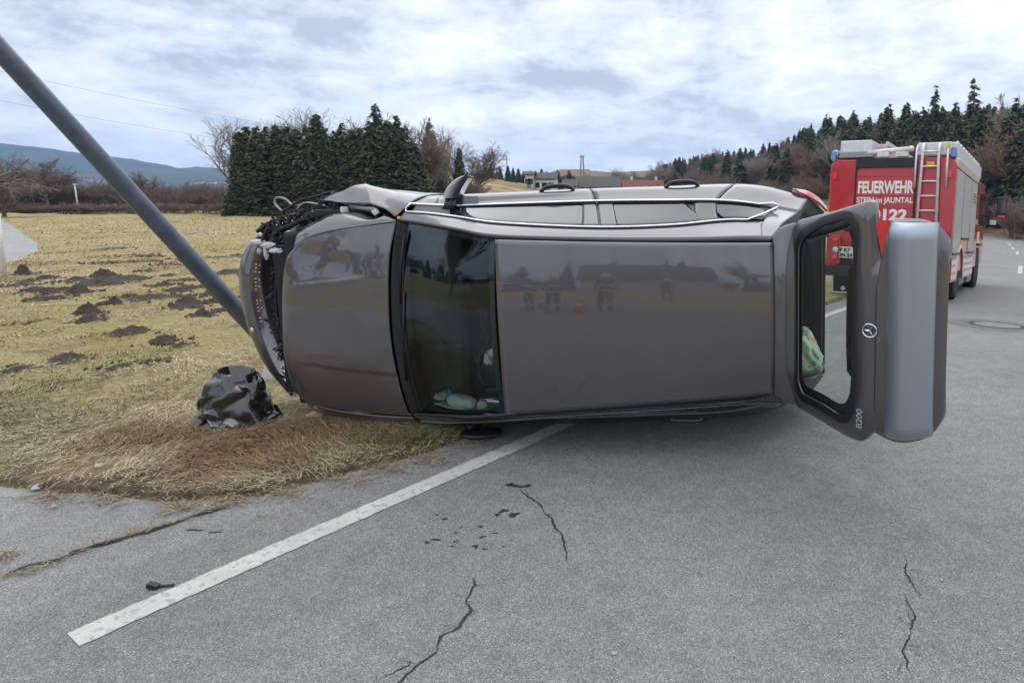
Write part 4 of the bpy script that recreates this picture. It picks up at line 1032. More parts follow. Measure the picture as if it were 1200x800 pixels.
    f = [(3.745, .62, 1.455), (3.75, .32, 1.47), (3.752, 0, 1.475), (3.75, -.32, 1.47), (3.752, -.59, 1.455)]
    grid_ob('roof_spoiler', resample([a, b, e, f], 16, 40), PT, root, .012)
    for t in (.50, -.48):
        MB().tube([(3.80, t + .08 * np.sign(t), 1.12), gate_pt(.24, t + .06 * np.sign(t), -.05)], .012, 8).build('gas_strut', M['strip'], root, True)
_txt_cache = {}
def text_mesh(body, size=1.0, bold=0.0, depth=.01, align='LEFT'):
    cu = bpy.data.curves.new('lettering', 'FONT'); cu.body = body; cu.size = size; cu.offset = bold; cu.extrude = depth; cu.align_x = align
    o = bpy.data.objects.new('lettering_tmp', cu); COL.objects.link(o)
    bpy.context.view_layer.update()
    me = bpy.data.meshes.new_from_object(o.evaluated_get(bpy.context.evaluated_depsgraph_get()))
    bpy.data.objects.remove(o); me.name = 'lettering'; me.materials.clear(); return me
tailgate()
def pt(s, t, h): return CM @ Vector((s, t, h))

# ------------------------------------------------------------------ fire engine
# local axes: x forward from the tail, y to the vehicle's left, z up
def fire_engine():
    th, ph = .567, -.065
    d = Vector((math.sin(th) * math.cos(ph), math.cos(th) * math.cos(ph), math.sin(ph))); l = Vector((-math.cos(th), math.sin(th), 0)); u = d.cross(l)
    m = Matrix.Identity(4); o = Vector((6.284, 13.064, -.478))
    for i in range(3): m[i][0], m[i][1], m[i][2], m[i][3] = d[i], l[i], u[i], o[i]
    root = thing('fire_engine', 'red fire engine with silver shutters and rear ladder parked ahead on the road', 'fire engine')
    root.matrix_world = m
    P = root; FR = M['fred']
    # body with a sloping upper edge on the sides
    MB().prism([(0, .62), (0, 2.86), (.10, 2.97), (2.40, 2.97), (2.50, 2.86), (2.50, .62)], .02, 5.25, Matrix(((0, 0, 1, 0), (1, 0, 0, 0), (0, 1, 0, 0), (0, 0, 0, 1)))).build('body', FR, P, bevel=.03)
    MB().box((2.6, 1.25, .60), (5.2, 2.0, .5)).build('chassis', M['dark'], P)
    # rear face
    MB().box((.0, 1.34, 2.875), (.05, 1.22, .20)).build('shutter_box', M['plastic'], P, bevel=.008)
    rs = MB()
    for k in range(15): rs.box((.004, 1.335, .78 + .134 * k), (.035, 1.16, .130))
    rs.build('rear_shutter', FR, P, bevel=.004)
    for y in (.735, 1.935): MB().box((.004, y, 1.78), (.045, .035, 2.1)).build('shutter_rail', M['strip'], P)
    MB().box((-.01, 1.25, .56), (.12, 2.46, .22)).build('rear_step', M['plastic'], P, bevel=.015)
    def letters(body, y_left, z, h, w, bold=.02):
        me = text_mesh(body, 1.0, bold); xs = [v.co.x for v in me.vertices]; ys = [v.co.y for v in me.vertices]
        sx = w / (max(xs) - min(xs)); sy = h / (max(ys) - min(ys))
        ob = obj('lettering', me, P); me.materials.append(M['decal'])
        mm = Matrix(((0, 0, -1, -.017), (-sx, 0, 0, y_left + min(xs) * sx), (0, sy, 0, z - min(ys) * sy), (0, 0, 0, 1)))
        ob.matrix_local = mm; ob.scale.z = .3
    letters('FEUERWEHR', 1.875, 2.235, .265, 1.115, .035)
    letters('STEIN im JAUNTAL', 1.885, 2.005, .155, 1.125, .022)
    letters('122', 1.33, 1.68, .235, .475, .045)
    # telephone sign beside the emergency number
    ring = [(-.018, 1.555 + .155 * math.cos(a), 1.795 + .135 * math.sin(a)) for a in np.linspace(0, 2 * math.pi, 37)]
    MB().tube(ring, .020, 6, caps=False).build('phone_sign', M['decal'], P)
    MB().tube([(-.018, 1.60, 1.70), (-.018, 1.50, 1.76), (-.018, 1.52, 1.85), (-.018, 1.58, 1.89)], [.03, .018, .018, .03], 6).build('phone_sign', M['decal'], P)
    for y in (2.38, .10): MB().box((-.01, y, 2.62), (.05, .08, .15)).build('marker_light', M['redbright'], P, bevel=.01)
    for y in (2.27, .24):
        MB().box((-.015, y, 1.02), (.06, .20, .62)).build('light_cluster', M['redlamp'], P, bevel=.02)
        for z in (1.22, 1.02, .84): MB().lathe([(.001, -.05), (.06, -.048), (.065, -.02)], 16, 'x', (-.02, y, z)).build('lamp_lens', M['redbright'] if z != 1.02 else M['white'], P, True)
    npl = MB().box((-.035, 2.06, .97), (.02, .40, .24)).build('number_plate', M['white'], P, bevel=.006)
    for body, z, y_ in (('EF K7', .985, 2.235), ('ON 54', .875, 2.235)):
        me = text_mesh(body, .12, .006); ob = obj('plate_lettering', me, npl); me.materials.append(M['strip'])
        ob.matrix_local = Matrix(((0, 0, -1, -.047), (-.95, 0, 0, y_), (0, .9, 0, z), (0, 0, 0, 1))); ob.scale.z = .05
    for y in (2.16, .34):
        fl = MB().box((.25, y, .30), (.03, .46, .50)).build('mud_flap', M['rubber'], P)
        MB().box((.232, y, .075), (.006, .44, .03)).box((.232, y + .21, .27), (.006, .03, .36)).build('flap_border', M['white'], fl)
        MB().lathe([(.001, -.004), (.05, -.003), (.05, 0)], 18, 'x', (.234, y - .02, .17)).build('flap_emblem', M['white'], fl)
    # ladder on the rear
    ld = empty('ladder'); ld.parent = P
    for y0, y1 in ((.62, .66), (.32, .27)):
        MB().tube([(-.10, y1, 1.05), (-.10, y0, 2.98), (-.07, y0, 3.16), (.02, y0, 3.24), (.16, y0, 3.16)], .028, 8).build('rail', M['alu'], ld, True)
    for k in range(7): MB().tube([(-.10, .63, 1.30 + .295 * k), (-.10, .31, 1.30 + .295 * k)], .02, 8).build('rung', M['alu'], ld, True)
    for y in (.74, .16):
        MB().tube([(-.05, y, 2.35), (-.09, y, 2.75), (-.07, y, 3.10), (.05, y, 3.22)], .022, 8).build('grab_rail', M['alu'], P, True)
    MB().box((-.03, .47, 2.83), (.02, .15, .09)).build('yellow_label', M['yellow'], P)
    # roof gallery and boxes
    MB().box((2.75, .07, 3.12), (5.3, .10, .30)).build('roof_gallery', M['alu'], P, bevel=.02)
    MB().box((2.75, 2.43, 3.08), (5.3, .10, .22)).build('roof_gallery', M['alu'], P, bevel=.02)
    MB().box((.10, .42, 3.14), (.12, .64, .26)).build('roof_gallery', M['alu'], P, bevel=.02)
    for k in range(9): MB().tube([(.5 + k * .55, .08, 3.26), (.62 + k * .55, .08, 3.34), (.94 + k * .55, .08, 3.34), (1.02 + k * .55, .08, 3.26)], .018, 6).build('gallery_rail', M['alu'], P)
    for y, c in ((.06, M['blue']), (2.44, M['blue'])):
        MB().box((.04, y, 3.06), (.16, .11, .20), taper=.75).build('beacon', c, P, bevel=.02)
    MB().box((-.04, .17, 3.18), (.05, .07, .12)).build('reflector', M['yellow'], P, bevel=.01)
    MB().box((1.25, 2.0, 3.20), (2.3, .66, .36)).build('equipment_chest', M['alu'], P, bevel=.02)
    MB().box((.30, 1.98, 3.07), (.50, .74, .14)).build('equipment_tray', M['steel'], P, bevel=.02)
    lad2 = empty('roof_ladder'); lad2.parent = P
    for y in (1.45, 1.72): MB().box((2.3, y, 3.34), (3.6, .05, .09)).build('rail', M['alu'], lad2)
    for k in range(12): MB().box((.7 + k * .29, 1.585, 3.34), (.04, .25, .04)).build('rung', M['alu'], lad2)
    MB().tube([(.10, 1.74, 3.10), (.10, .88, 3.16)], .055, 12).build('light_mast', M['white'], P, True)
    MB().tube([(.10, .90, 3.16), (.10, .83, 3.165)], [.065, .05], 12).build('mast_head', M['white'], P, True)
    for y in (1.05, 1.42): MB().box((.12, y, 3.05), (.16, .24, .10)).build('floodlight', M['white'], P, bevel=.015)
    # right side (towards the road): three shutters, crew door, painted lower lockers
    for s0, s1, z0 in ((.16, 1.38, .98), (1.46, 2.92, 1.30), (3.0, 4.28, .98)):
        sh = MB(); n = int((2.74 - z0) / .055)
        for k in range(n): sh.box(((s0 + s1) / 2, -.006, z0 + .0275 + k * .055), (s1 - s0, .03, .051))
        s_ = sh.build('side_shutter', M['shutter'], P)
        MB().box(((s0 + s1) / 2, -.025, z0 + .05), (s1 - s0, .03, .05)).build('shutter_handle', M['strip'], s_)
        MB().box((s1 + .04, -.004, (z0 + 2.76) / 2), (.05, .03, 2.76 - z0)).build('shutter_post', M['strip'], P)
        for k in range(4): MB().box(((s0 + s1) / 2 + .1, -.024, 2.25 + .07 * k), (s1 - s0 - .5, .004, .022)).build('stripe', FR, s_) if s0 > 2.9 else None
    MB().box((2.3, .02, 2.87), (4.4, .10, .16), Matrix.Rotation(.25, 3, 'X')).build('cornice', M['alu'], P, bevel=.02)
    for s0, s1 in ((.12, .88), (2.20, 4.30)):
        lk = MB().box(((s0 + s1) / 2, .0, .70), (s1 - s0, .04, .50)).build('locker_door', FR, P, bevel=.01)
        for k in range(3):
            MB().box(((s0 + s1) / 2, -.0225, .55 + .15 * k), (s1 - s0 - .04, .004, .085)).build('reflective_band', M['pink'], lk)
    # wheels and arches
    wh = None
    for s, yy in ((1.536, .18), (1.536, 2.32), (6.0, .18), (6.0, 2.32)):
        o_ = empty('wheel'); o_.parent = P; o_.location = (s, yy, .545)
        if wh is None:
            wh = o_
            MB().lathe([(.30, -.15), (.46, -.165), (.525, -.14), (.545, -.08), (.545, .08), (.525, .14), (.46, .165), (.30, .15)], 44, 'y').build('tyre', M['rubber'], o_, True)
            MB().lathe([(.31, -.13), (.28, -.06), (.20, -.02), (.16, -.10), (.13, -.14), (.001, -.15)], 28, 'y', caps=False).build('rim', M['steel'], o_, True)
        else:
            for ch in wh.children: copy_tree(ch, o_)
    for s in (1.536,):
        a = [(s + .67 * math.cos(q), -.01, .545 + .67 * math.sin(q)) for q in np.linspace(rad(-8), rad(188), 26)]
        b = [(x, .50, z) for x, y, z in a]
        a2 = [(s + .60 * math.cos(q), -.03, .545 + .60 * math.sin(q)) for q in np.linspace(rad(-8), rad(188), 26)]
        grid_ob('wheel_arch', np.array([a2, a, b]), M['pink'], P, .02)
        MB().box((s, .30, .75), (1.1, .5, .80)).build('wheel_well', M['dark'], P)
    # cab
    MB().prism([(5.25, .75), (5.25, 2.92), (6.9, 2.92), (7.30, 2.55), (7.42, 1.75), (7.46, .65), (6.62, .65), (6.55, 1.05), (6.2, 1.2), (5.8, 1.2), (5.5, 1.05), (5.42, .75)], .03, 2.47, Matrix(((1, 0, 0, 0), (0, 0, 1, 0), (0, 1, 0, 0), (0, 0, 0, 1)))).build('cab', FR, P, bevel=.04)
    for s0, s1, z0, z1 in ((5.42, 5.98, 1.75, 2.6), (6.12, 6.95, 1.72, 2.6)):
        MB().box(((s0 + s1) / 2, .02, (z0 + z1) / 2), (s1 - s0, .02, z1 - z0)).build('cab_window', M['blackglass'], P, bevel=.01)
    MB().box((5.75, .02, 1.35), (.5, .02, .42)).build('reflective_panel', M['pink'], P)
    MB().box((5.2, .02, 1.35), (.06, .03, 2.6)).build('cab_seal', M['strip'], P)
    for q0, q1 in ((5.55, 6.6),):
        MB().box((6.05, .0, 1.22), (1.2, .05, .07)).build('wheel_arch', M['plastic'], P, bevel=.02)
    MB().box((4.75, .12, .38), (1.0, .10, .26)).build('entry_step', M['steel'], P, bevel=.01)
    MB().box((3.3, .16, .36), (1.5, .08, .22)).build('side_guard', M['steel'], P, bevel=.01)
    # mirrors
    mr = MB().box((7.05, -.42, 2.28), (.14, .26, .62)).build('wing_mirror', M['plastic'], P, bevel=.03)
    MB().box((6.975, -.42, 2.34), (.02, .21, .42)).build('mirror_glass', M['blackglass'], mr)
    MB().box((6.97, -.42, 2.03), (.02, .20, .08)).build('mirror_reflector', M['redlamp'], mr)
    for z in (2.55, 2.05): MB().tube([(7.15, .05, z), (7.08, -.35, z)], .02, 6).build('mirror_arm', M['plastic'], P)
    MB().box((7.05, -.22, 1.86), (.10, .16, .14)).build('kerb_mirror', M['white'], P, bevel=.02)
fire_engine()

# ------------------------------------------------------------------ leaning pole, posts, bag, small things
def leaning_pole():
    def at(px, py, Y):
        c, s = math.cos(PITCH), math.sin(PITCH)
        r = np.array([px - CX, F * c - (py - CY) * s, -F * s - (py - CY) * c]); k = Y / r[1]; return np.array([r[0] * k, Y, CAMH + r[2] * k])
    b = at(287, 373, 5.95); a = at(0, 59, 4.62)
    dirv = (a - b) / np.linalg.norm(a - b)
    base = b - dirv * ((b[2] + .05) / dirv[2]); top = a + dirv * 1.6
    t = thing('leaning_pole', 'bent over grey metal lamp pole leaning left behind the wrecked car nose', 'pole', tuple(base))
    L = np.linalg.norm(top - base)
    pts = [Vector(base + dirv * L * f - base) for f in np.linspace(0, 1, 12)]
    MB().tube(pts, [.075 - .014 * f for f in np.linspace(0, 1, 12)], 20).build('shaft', M['pole'], t, True)
    MB().lathe([(.10, -.02), (.10, .05), (.085, .07)], 18, 'z').build('footing', M['stone'], t)
leaning_pole()
def marker_post():
    c = to_ground(6, 327)
    t = thing('marker_post', 'thin white and red snow marker post beside the pale path at the left edge', 'marker post', tuple(c))
    lean = Vector((0, 0, 1))
    p = lambda z: lean * z
    MB().tube([p(0), p(1.55)], .045, 12).build('post', M['white'], t, True)
    MB().tube([p(1.55), p(2.15)], .047, 12).build('red_band', M['redbright'], t, True)
    MB().tube([p(2.15), p(2.5)], .045, 12).build('post_top', M['white'], t, True)
marker_post()
def stump():
    c = to_ground(318, 449)
    t = tag(MB().box((0, 0, .12), (.13, .05, .30), Matrix.Rotation(.25, 3, 'Y'), taper=.85).build('marker_stump', M['white'], None, bevel=.012), 'broken white plastic marker stump in the grass under the bumper', 'marker post'); t.location = c
stump()
def bin_bag():
    c = to_ground(274, 496)
    t = thing('rubbish_bag', 'crumpled black bin bag standing in the dry grass left of the car', 'rubbish bag', tuple(c))
    rg = np.random.default_rng(12)
    n0, m0 = 9, 19                                                    # coarse facets of the crumpled film, then refined
    f = np.linspace(0, 1, n0)[:, None]; a = np.linspace(0, 2 * np.pi, m0 + 1)[None, :-1]
    K = [0, .06, .18, .34, .52, .70, .86, 1.0]
    prof = np.interp(f[:, 0], K, [.255, .275, .245, .235, .225, .195, .150, .120])[:, None]
    hh = np.interp(f[:, 0], K, [0, .02, .08, .165, .255, .335, .40, .445])[:, None]
    r = prof * (1 + rg.normal(0, .115, (n0, m0)) * np.clip(1.1 - .7 * f, .35, 1) + .16 * np.cos(a - .25) * (f < .15) + .10 * np.cos(3 * a + 1) * (f < .15))
    aa = a + rg.normal(0, .085, (n0, m0)); hz = hh + rg.normal(0, .020, (n0, m0)) * (f > .1) * (f < .95)
    X = r * np.cos(aa) * 1.14 + .055 * np.clip(f - .4, 0, 1) * 1.7; Y = r * np.sin(aa) * .86; Z = np.maximum(hz + .020 * np.cos(a - 2.6) * (f > .85), .004)
    C0 = np.stack([X, Y, Z], -1); C0 = np.concatenate([C0, C0[:, :1]], 1)
    k = 5; ui = np.linspace(0, n0 - 1, (n0 - 1) * k + 1); vi = np.linspace(0, m0, m0 * k + 1)
    i = np.minimum(ui.astype(int), n0 - 2); j = np.minimum(vi.astype(int), m0 - 1); fu = (ui - i)[:, None, None]; fv = (vi - j)[None, :, None]
    A, B_, C1, D = C0[i][:, j], C0[i + 1][:, j], C0[i][:, j + 1], C0[i + 1][:, j + 1]
    tri1 = A + fu * (B_ - A) + fv * (D - B_); tri2 = A + fv * (C1 - A) + fu * (D - C1)
    G = np.where(fu >= fv, tri1, tri2)
    G = .38 * G + .62 * cr1(np.swapaxes(cr1(np.swapaxes(C0, 0, 1), vi), 0, 1), ui)
    G = G + (fbm(G[..., 0] * 30 + G[..., 2] * 22, G[..., 1] * 30 - G[..., 2] * 17, 4, 4) - .5)[..., None] * .014
    G[..., 2] = np.maximum(G[..., 2], .004); G[:, -1] = G[:, 0]
    grid_ob('sack', G, M['bag'], t, 0.0, True)
    t.scale = (.92, .92, .95)
    # loose folds of film lying round the foot
    for q, (ang, ln, w) in enumerate(((-1.1, .17, .18), (-.35, .22, .26), (-1.9, .15, .18), (-2.7, .12, .18), (.3, .20, .18))):
        m_ = 9; g = np.zeros((m_, m_, 3)); d = np.array([math.cos(ang), math.sin(ang)]); p = np.array([-d[1], d[0]])
        for x in range(m_):
            for y in range(m_):
                fx, fy = x / (m_ - 1), y / (m_ - 1) - .5
                xy = d * (.17 + ln * fx) + p * (w * fy * 2 * (1 - .45 * fx)); g[x, y] = (xy[0] * 1.12, xy[1] * .9, max(.085 * (1 - fx) ** 1.4 + .035 * abs(math.sin(fy * 9 + q)) * (1.1 - fx) + rg.normal(0, .007), .004))
        grid_ob('fold', g, M['bag'], t, 0.0, True)
    top = G[-1]; ctr = np.array([.05, 0, .33]); rows = np.stack([top, top * .8 + ctr * .2 + np.array([0, 0, -.02]), top * .35 + ctr * .65, top * .02 + ctr * .98])
    grid_ob('mouth', rows, M['bag'], t)
bin_bag()
def molehills():
    big = [(28, 323, .26, .20, 'rounded dark molehill nearest the marker post at the left edge'), (118, 334, .55, .16, 'largest dark molehill, broad and rough, amid the meadow'), (122, 326, .36, .17, 'tall dark molehill just behind the largest one'),
           (150, 329, .55, .11, None), (90, 330, .32, .09, None), (55, 328, .34, .10, None), (25, 336, .42, .07, None), (40, 344, .48, .10, None), (55, 345, .30, .12, None), (92, 345, .30, .15, None), (60, 353, .34, .08, None),
           (103, 369, .26, .15, 'lumpy brown molehill with a second heap on its shoulder'), (104, 378, .30, .10, None), (135, 357, .18, .12, 'small round molehill standing alone in mid meadow'), (152, 350, .30, .07, None), (176, 352, .42, .10, None),
           (198, 325, .34, .06, None), (215, 330, .26, .06, None), (193, 336, .26, .09, None), (207, 342, .34, .08, None), (210, 350, .30, .06, None), (219, 357, .32, .11, None), (216, 361, .30, .06, None), (237, 371, .20, .09, None),
           (260, 366, .24, .06, None), (259, 354, .24, .12, None), (272, 322, .50, .12, None), (218, 311, .55, .06, None), (172, 301, .45, .05, None), (120, 309, .5, .04, None), (155, 300, .5, .04, None), (178, 307, .5, .04, None), (144, 308, .45, .04, None), (133, 292, .7, .05, None),
           (154, 392, .33, .10, 'flat dark molehill alone in the open grass above the bin bag'), (191, 402, .26, .08, 'low crumbly molehill nearest the crushed bumper'), (218, 407, .12, .04, None), (79, 423, .34, .07, 'spread out molehill with pale stones in its crown'), (20, 436, .26, .05, None), (141, 434, .26, .05, None),
           (225, 338, .3, .05, None), (50, 352, .22, .06, None), (36, 380, .2, .03, None), (196, 311, .3, .04, None), (255, 303, .5, .05, None), (285, 300, .5, .05, None), (246, 346, .25, .06, None), (170, 319, .25, .04, None), (34, 331, .28, .06, None), (183, 427, .12, .04, None), (75, 342, .22, .09, None)]
    variants = []
    for k in range(7):
        n = 22; q = np.linspace(0, 1, n)[:, None]; a = np.linspace(0, 2 * np.pi, 41)[None, :-1]
        edge = 1 + .38 * (fbm(np.cos(a) * 1.6 + 5 * k, np.sin(a) * 1.6, 70 + k, 3) - .5) * 2
        X = q * np.cos(a) * edge; Y = q * np.sin(a) * edge
        H = (np.cos(q * np.pi) * .5 + .5) ** .6 * (.6 + .8 * fbm(X * 1.8 + k * 9, Y * 1.8, 60 + k, 3)) + (fbm(X * 7 + k, Y * 7, 90 + k, 3) - .5) * .75 * (1 - q ** 3) - .08 * q ** 6
        V = np.stack([X, Y, H], -1).reshape(-1, 3)
        ix = np.arange(n * 40).reshape(n, 40); nx = np.roll(ix, -1, 1)
        variants.append(mesh_np('molehill', V, np.stack([ix[:-1], ix[1:], nx[1:], nx[:-1]], -1).reshape(-1, 4)[:, ::-1], M['soil'], False))
    rnd = random.Random(3)
    WHERE = ((0, 316, 'in the farthest scatter'), (316, 333, 'in the band of the largest heap'), (333, 349, 'just below the largest heap'), (349, 366, 'in the band below the cluster'), (366, 500, 'in the grass nearest the road'))
    def where(px, py):
        for a_, b_, w_ in WHERE:
            if a_ <= py < b_:
                row = sorted(q[0] for q in big if a_ <= q[1] < b_); return 'dark crumbly molehill, %s from the left %s' % (NTH[row.index(px)], w_)
    NTH = 'first second third fourth fifth sixth seventh eighth ninth tenth eleventh twelfth thirteenth fourteenth fifteenth sixteenth'.split()
    for i, (px, py, r, h, lab) in enumerate(big):
        c = to_ground(px, py)
        o = obj('molehill', variants[i % 7]); o.location = (c[0], c[1], c[2] + .005); o.rotation_euler = (0, 0, rnd.uniform(0, 6.28)); o.scale = (r * .82, r * rnd.uniform(.6, .9), h * 1.0)
        tag(o, lab or where(px, py), 'molehill', 'molehills in the meadow')
    # loose crumbs of earth round the heaps
    V = []; Fc = []
    tet = np.array([(1, 1, 1), (-1, -1, 1), (-1, 1, -1), (1, -1, -1)]) * .6
    for px, py, r, h, _ in big:
        c = to_ground(px, py)
        for _k in range(int(60 * min(1, 12 / c[1]) + 8)):
            a = rnd.uniform(0, 6.28); q = r * (.25 + 1.05 * rnd.random()); s = rnd.uniform(.010, .026) * (1 + 1.3 * (rnd.random() < .2)) * (1 + .3 * (c[1] > 10))
            p = np.array([c[0] + q * math.cos(a), c[1] + q * math.sin(a), 0]); p[2] = float(gz(p[0], p[1])) + .02
            o = len(V); R = np.array(Matrix.Rotation(rnd.uniform(0, 6), 3, (rnd.random(), rnd.random(), 1)))
            V += list(tet @ R.T * s + p); Fc += [(o, o + 1, o + 2), (o, o + 3, o + 1), (o, o + 2, o + 3), (o + 1, o + 3, o + 2)]
    tag(obj('earth_crumbs', mesh_np('earth_crumbs', V, Fc, M['soil'])), kind='stuff')
molehills()
def dry_grass():
    """bent dead blades and fresh ones, denser close to the camera"""
    def scatter(n, rmin, rmax, a0, a1, p):
        r = rmin * (rmax / rmin) ** (RNG.random(n) ** p); a = np.radians(RNG.uniform(a0, a1, n)); return r * np.sin(a), r * np.cos(a)
    x1, y1 = scatter(230000, 3.6, 26, -58, -8, .95); x2, y2 = scatter(60000, 3.9, 6.2, -45, -8, 1.0)
    x3, y3 = scatter(90000, 18, 62, -56, -14, 1.0)
    x = np.concatenate([x1, x2, x3]); y = np.concatenate([y1, y2, y3])
    B = np.array(VERGE); 
    jit = (fbm(x * 5, y * 5, 77, 3) - .5) * .10
    k = ~on_road(x + jit, y + jit * .6)
    dens = fbm(x * 1.7, y * 1.7, 40, 4); ed = edge_dist(x, y)
    k &= RNG.random(len(x)) < np.clip((dens - .26) * 3.2, .10, 1) * np.clip(.06 + ed / .45 + .7 * np.exp(-(((x + 1.55) / .38) ** 2) - ((y - 4.50) / .20) ** 2), .06, 1)
    # not under the car body
    inv = np.array(CM.inverted()); P = np.stack([x, y, 0 * x, 0 * x + 1], 1) @ inv.T
    k &= ~((P[:, 0] > .35) & (P[:, 0] < 4.2) & (P[:, 2] > .2) & (P[:, 2] < .66))
    x, y, ed = x[k], y[k], ed[k]; n = len(x)
    r = np.hypot(x, y)
    gm = fbm(x * .55 + 3, y * .9, 91, 5); tuft = fbm(x * 2.6, y * 2.6, 55, 3)
    nose = np.exp(-(((x + 1.55) / .38) ** 2) - ((y - 4.50) / .20) ** 2)
    green = (r < 40) & (RNG.random(n) < np.clip((gm - .53) * 3.2, .04, .55) * (.18 + .82 * sstep(4.8, 7.5, r)) + nose * .95)
    ln = RNG.uniform(.045, .15, n) * np.clip(.55 + tuft, .5, 1.35) * (1 + .25 * (r > 10)); ln = np.where(green, ln * .72, ln) * np.clip(.45 + ed / .35, .45, 1) * np.where(r < 5.6, .92, np.where(r < 9, .75, .42)) * np.clip(r / 18, 1, 2.4)
    th = RNG.uniform(0, 2 * np.pi, n) * .6 + 2 * np.pi * fbm(x * .9, y * .9, 66, 2)
    elev = np.where(green, RNG.uniform(.5, 1.3, n), np.abs(RNG.normal(.12, .32, n)))
    w = RNG.uniform(.0012, .0030, n) * np.clip(r / 5.5, 1, 8)
    dx, dy = np.cos(th), np.sin(th); px, py = -dy, dx
    z0 = gz(x, y) + .012 + (fbm(x * 2.2, y * 2.2, 3) - .45) * .09 * np.exp(-r / 30) + RNG.uniform(0, .035, n)
    V = np.zeros((n, 5, 3), np.float32)
    for j, (f, wf) in enumerate(((0, 1), (.55, .8))):
        e = elev * (1 - .25 * f); q = ln * f
        cx, cy, cz = x + dx * q * np.cos(e), y + dy * q * np.cos(e), z0 + q * np.sin(e)
        for s_, c in ((-1, 0), (1, 1)):
            V[:, j * 2 + c] = np.stack([cx + px * w * wf * s_, cy + py * w * wf * s_, cz], 1)
    e = elev * .35 - .15; q0 = ln * .55
    V[:, 4] = np.stack([x + dx * (q0 * np.cos(elev * .86) + ln * .45 * np.cos(e)), y + dy * (q0 * np.cos(elev * .86) + ln * .45 * np.cos(e)), np.maximum(z0 + q0 * np.sin(elev * .86) + ln * .45 * np.sin(e), gz(x, y) + .01)], 1)
    base = np.arange(n)[:, None] * 5
    T = np.concatenate([base + np.array([0, 1, 3]), base + np.array([0, 3, 2]), base + np.array([2, 3, 4])])
    straw = np.array([.53, .44, .265]); pale = np.array([.66, .59, .43]); brown = np.array([.30, .175, .095]); g1 = np.array([.17, .19, .065]); g2 = np.array([.33, .32, .13])
    a = RNG.random((n, 1)); b = fbm(x * 1.1, y * 1.1, 31, 3)[:, None]
    c = straw * (1 - a * .6) + pale * a * .6; br = np.clip((b - .5) * 3.4 + .35 * a, 0, .85) ; c = c * (1 - br) + brown * br
    gc = g1 * a + g2 * (1 - a); c = np.where(green[:, None], gc, c) * RNG.uniform(.5, 1.25, (n, 1))
    col = np.repeat(c[:, None], 5, 1).reshape(-1, 3)
    tag(obj('dry_grass', mesh_np('dry_grass', V.reshape(-1, 3), T, M['grass'], False, col)), kind='stuff')
dry_grass()
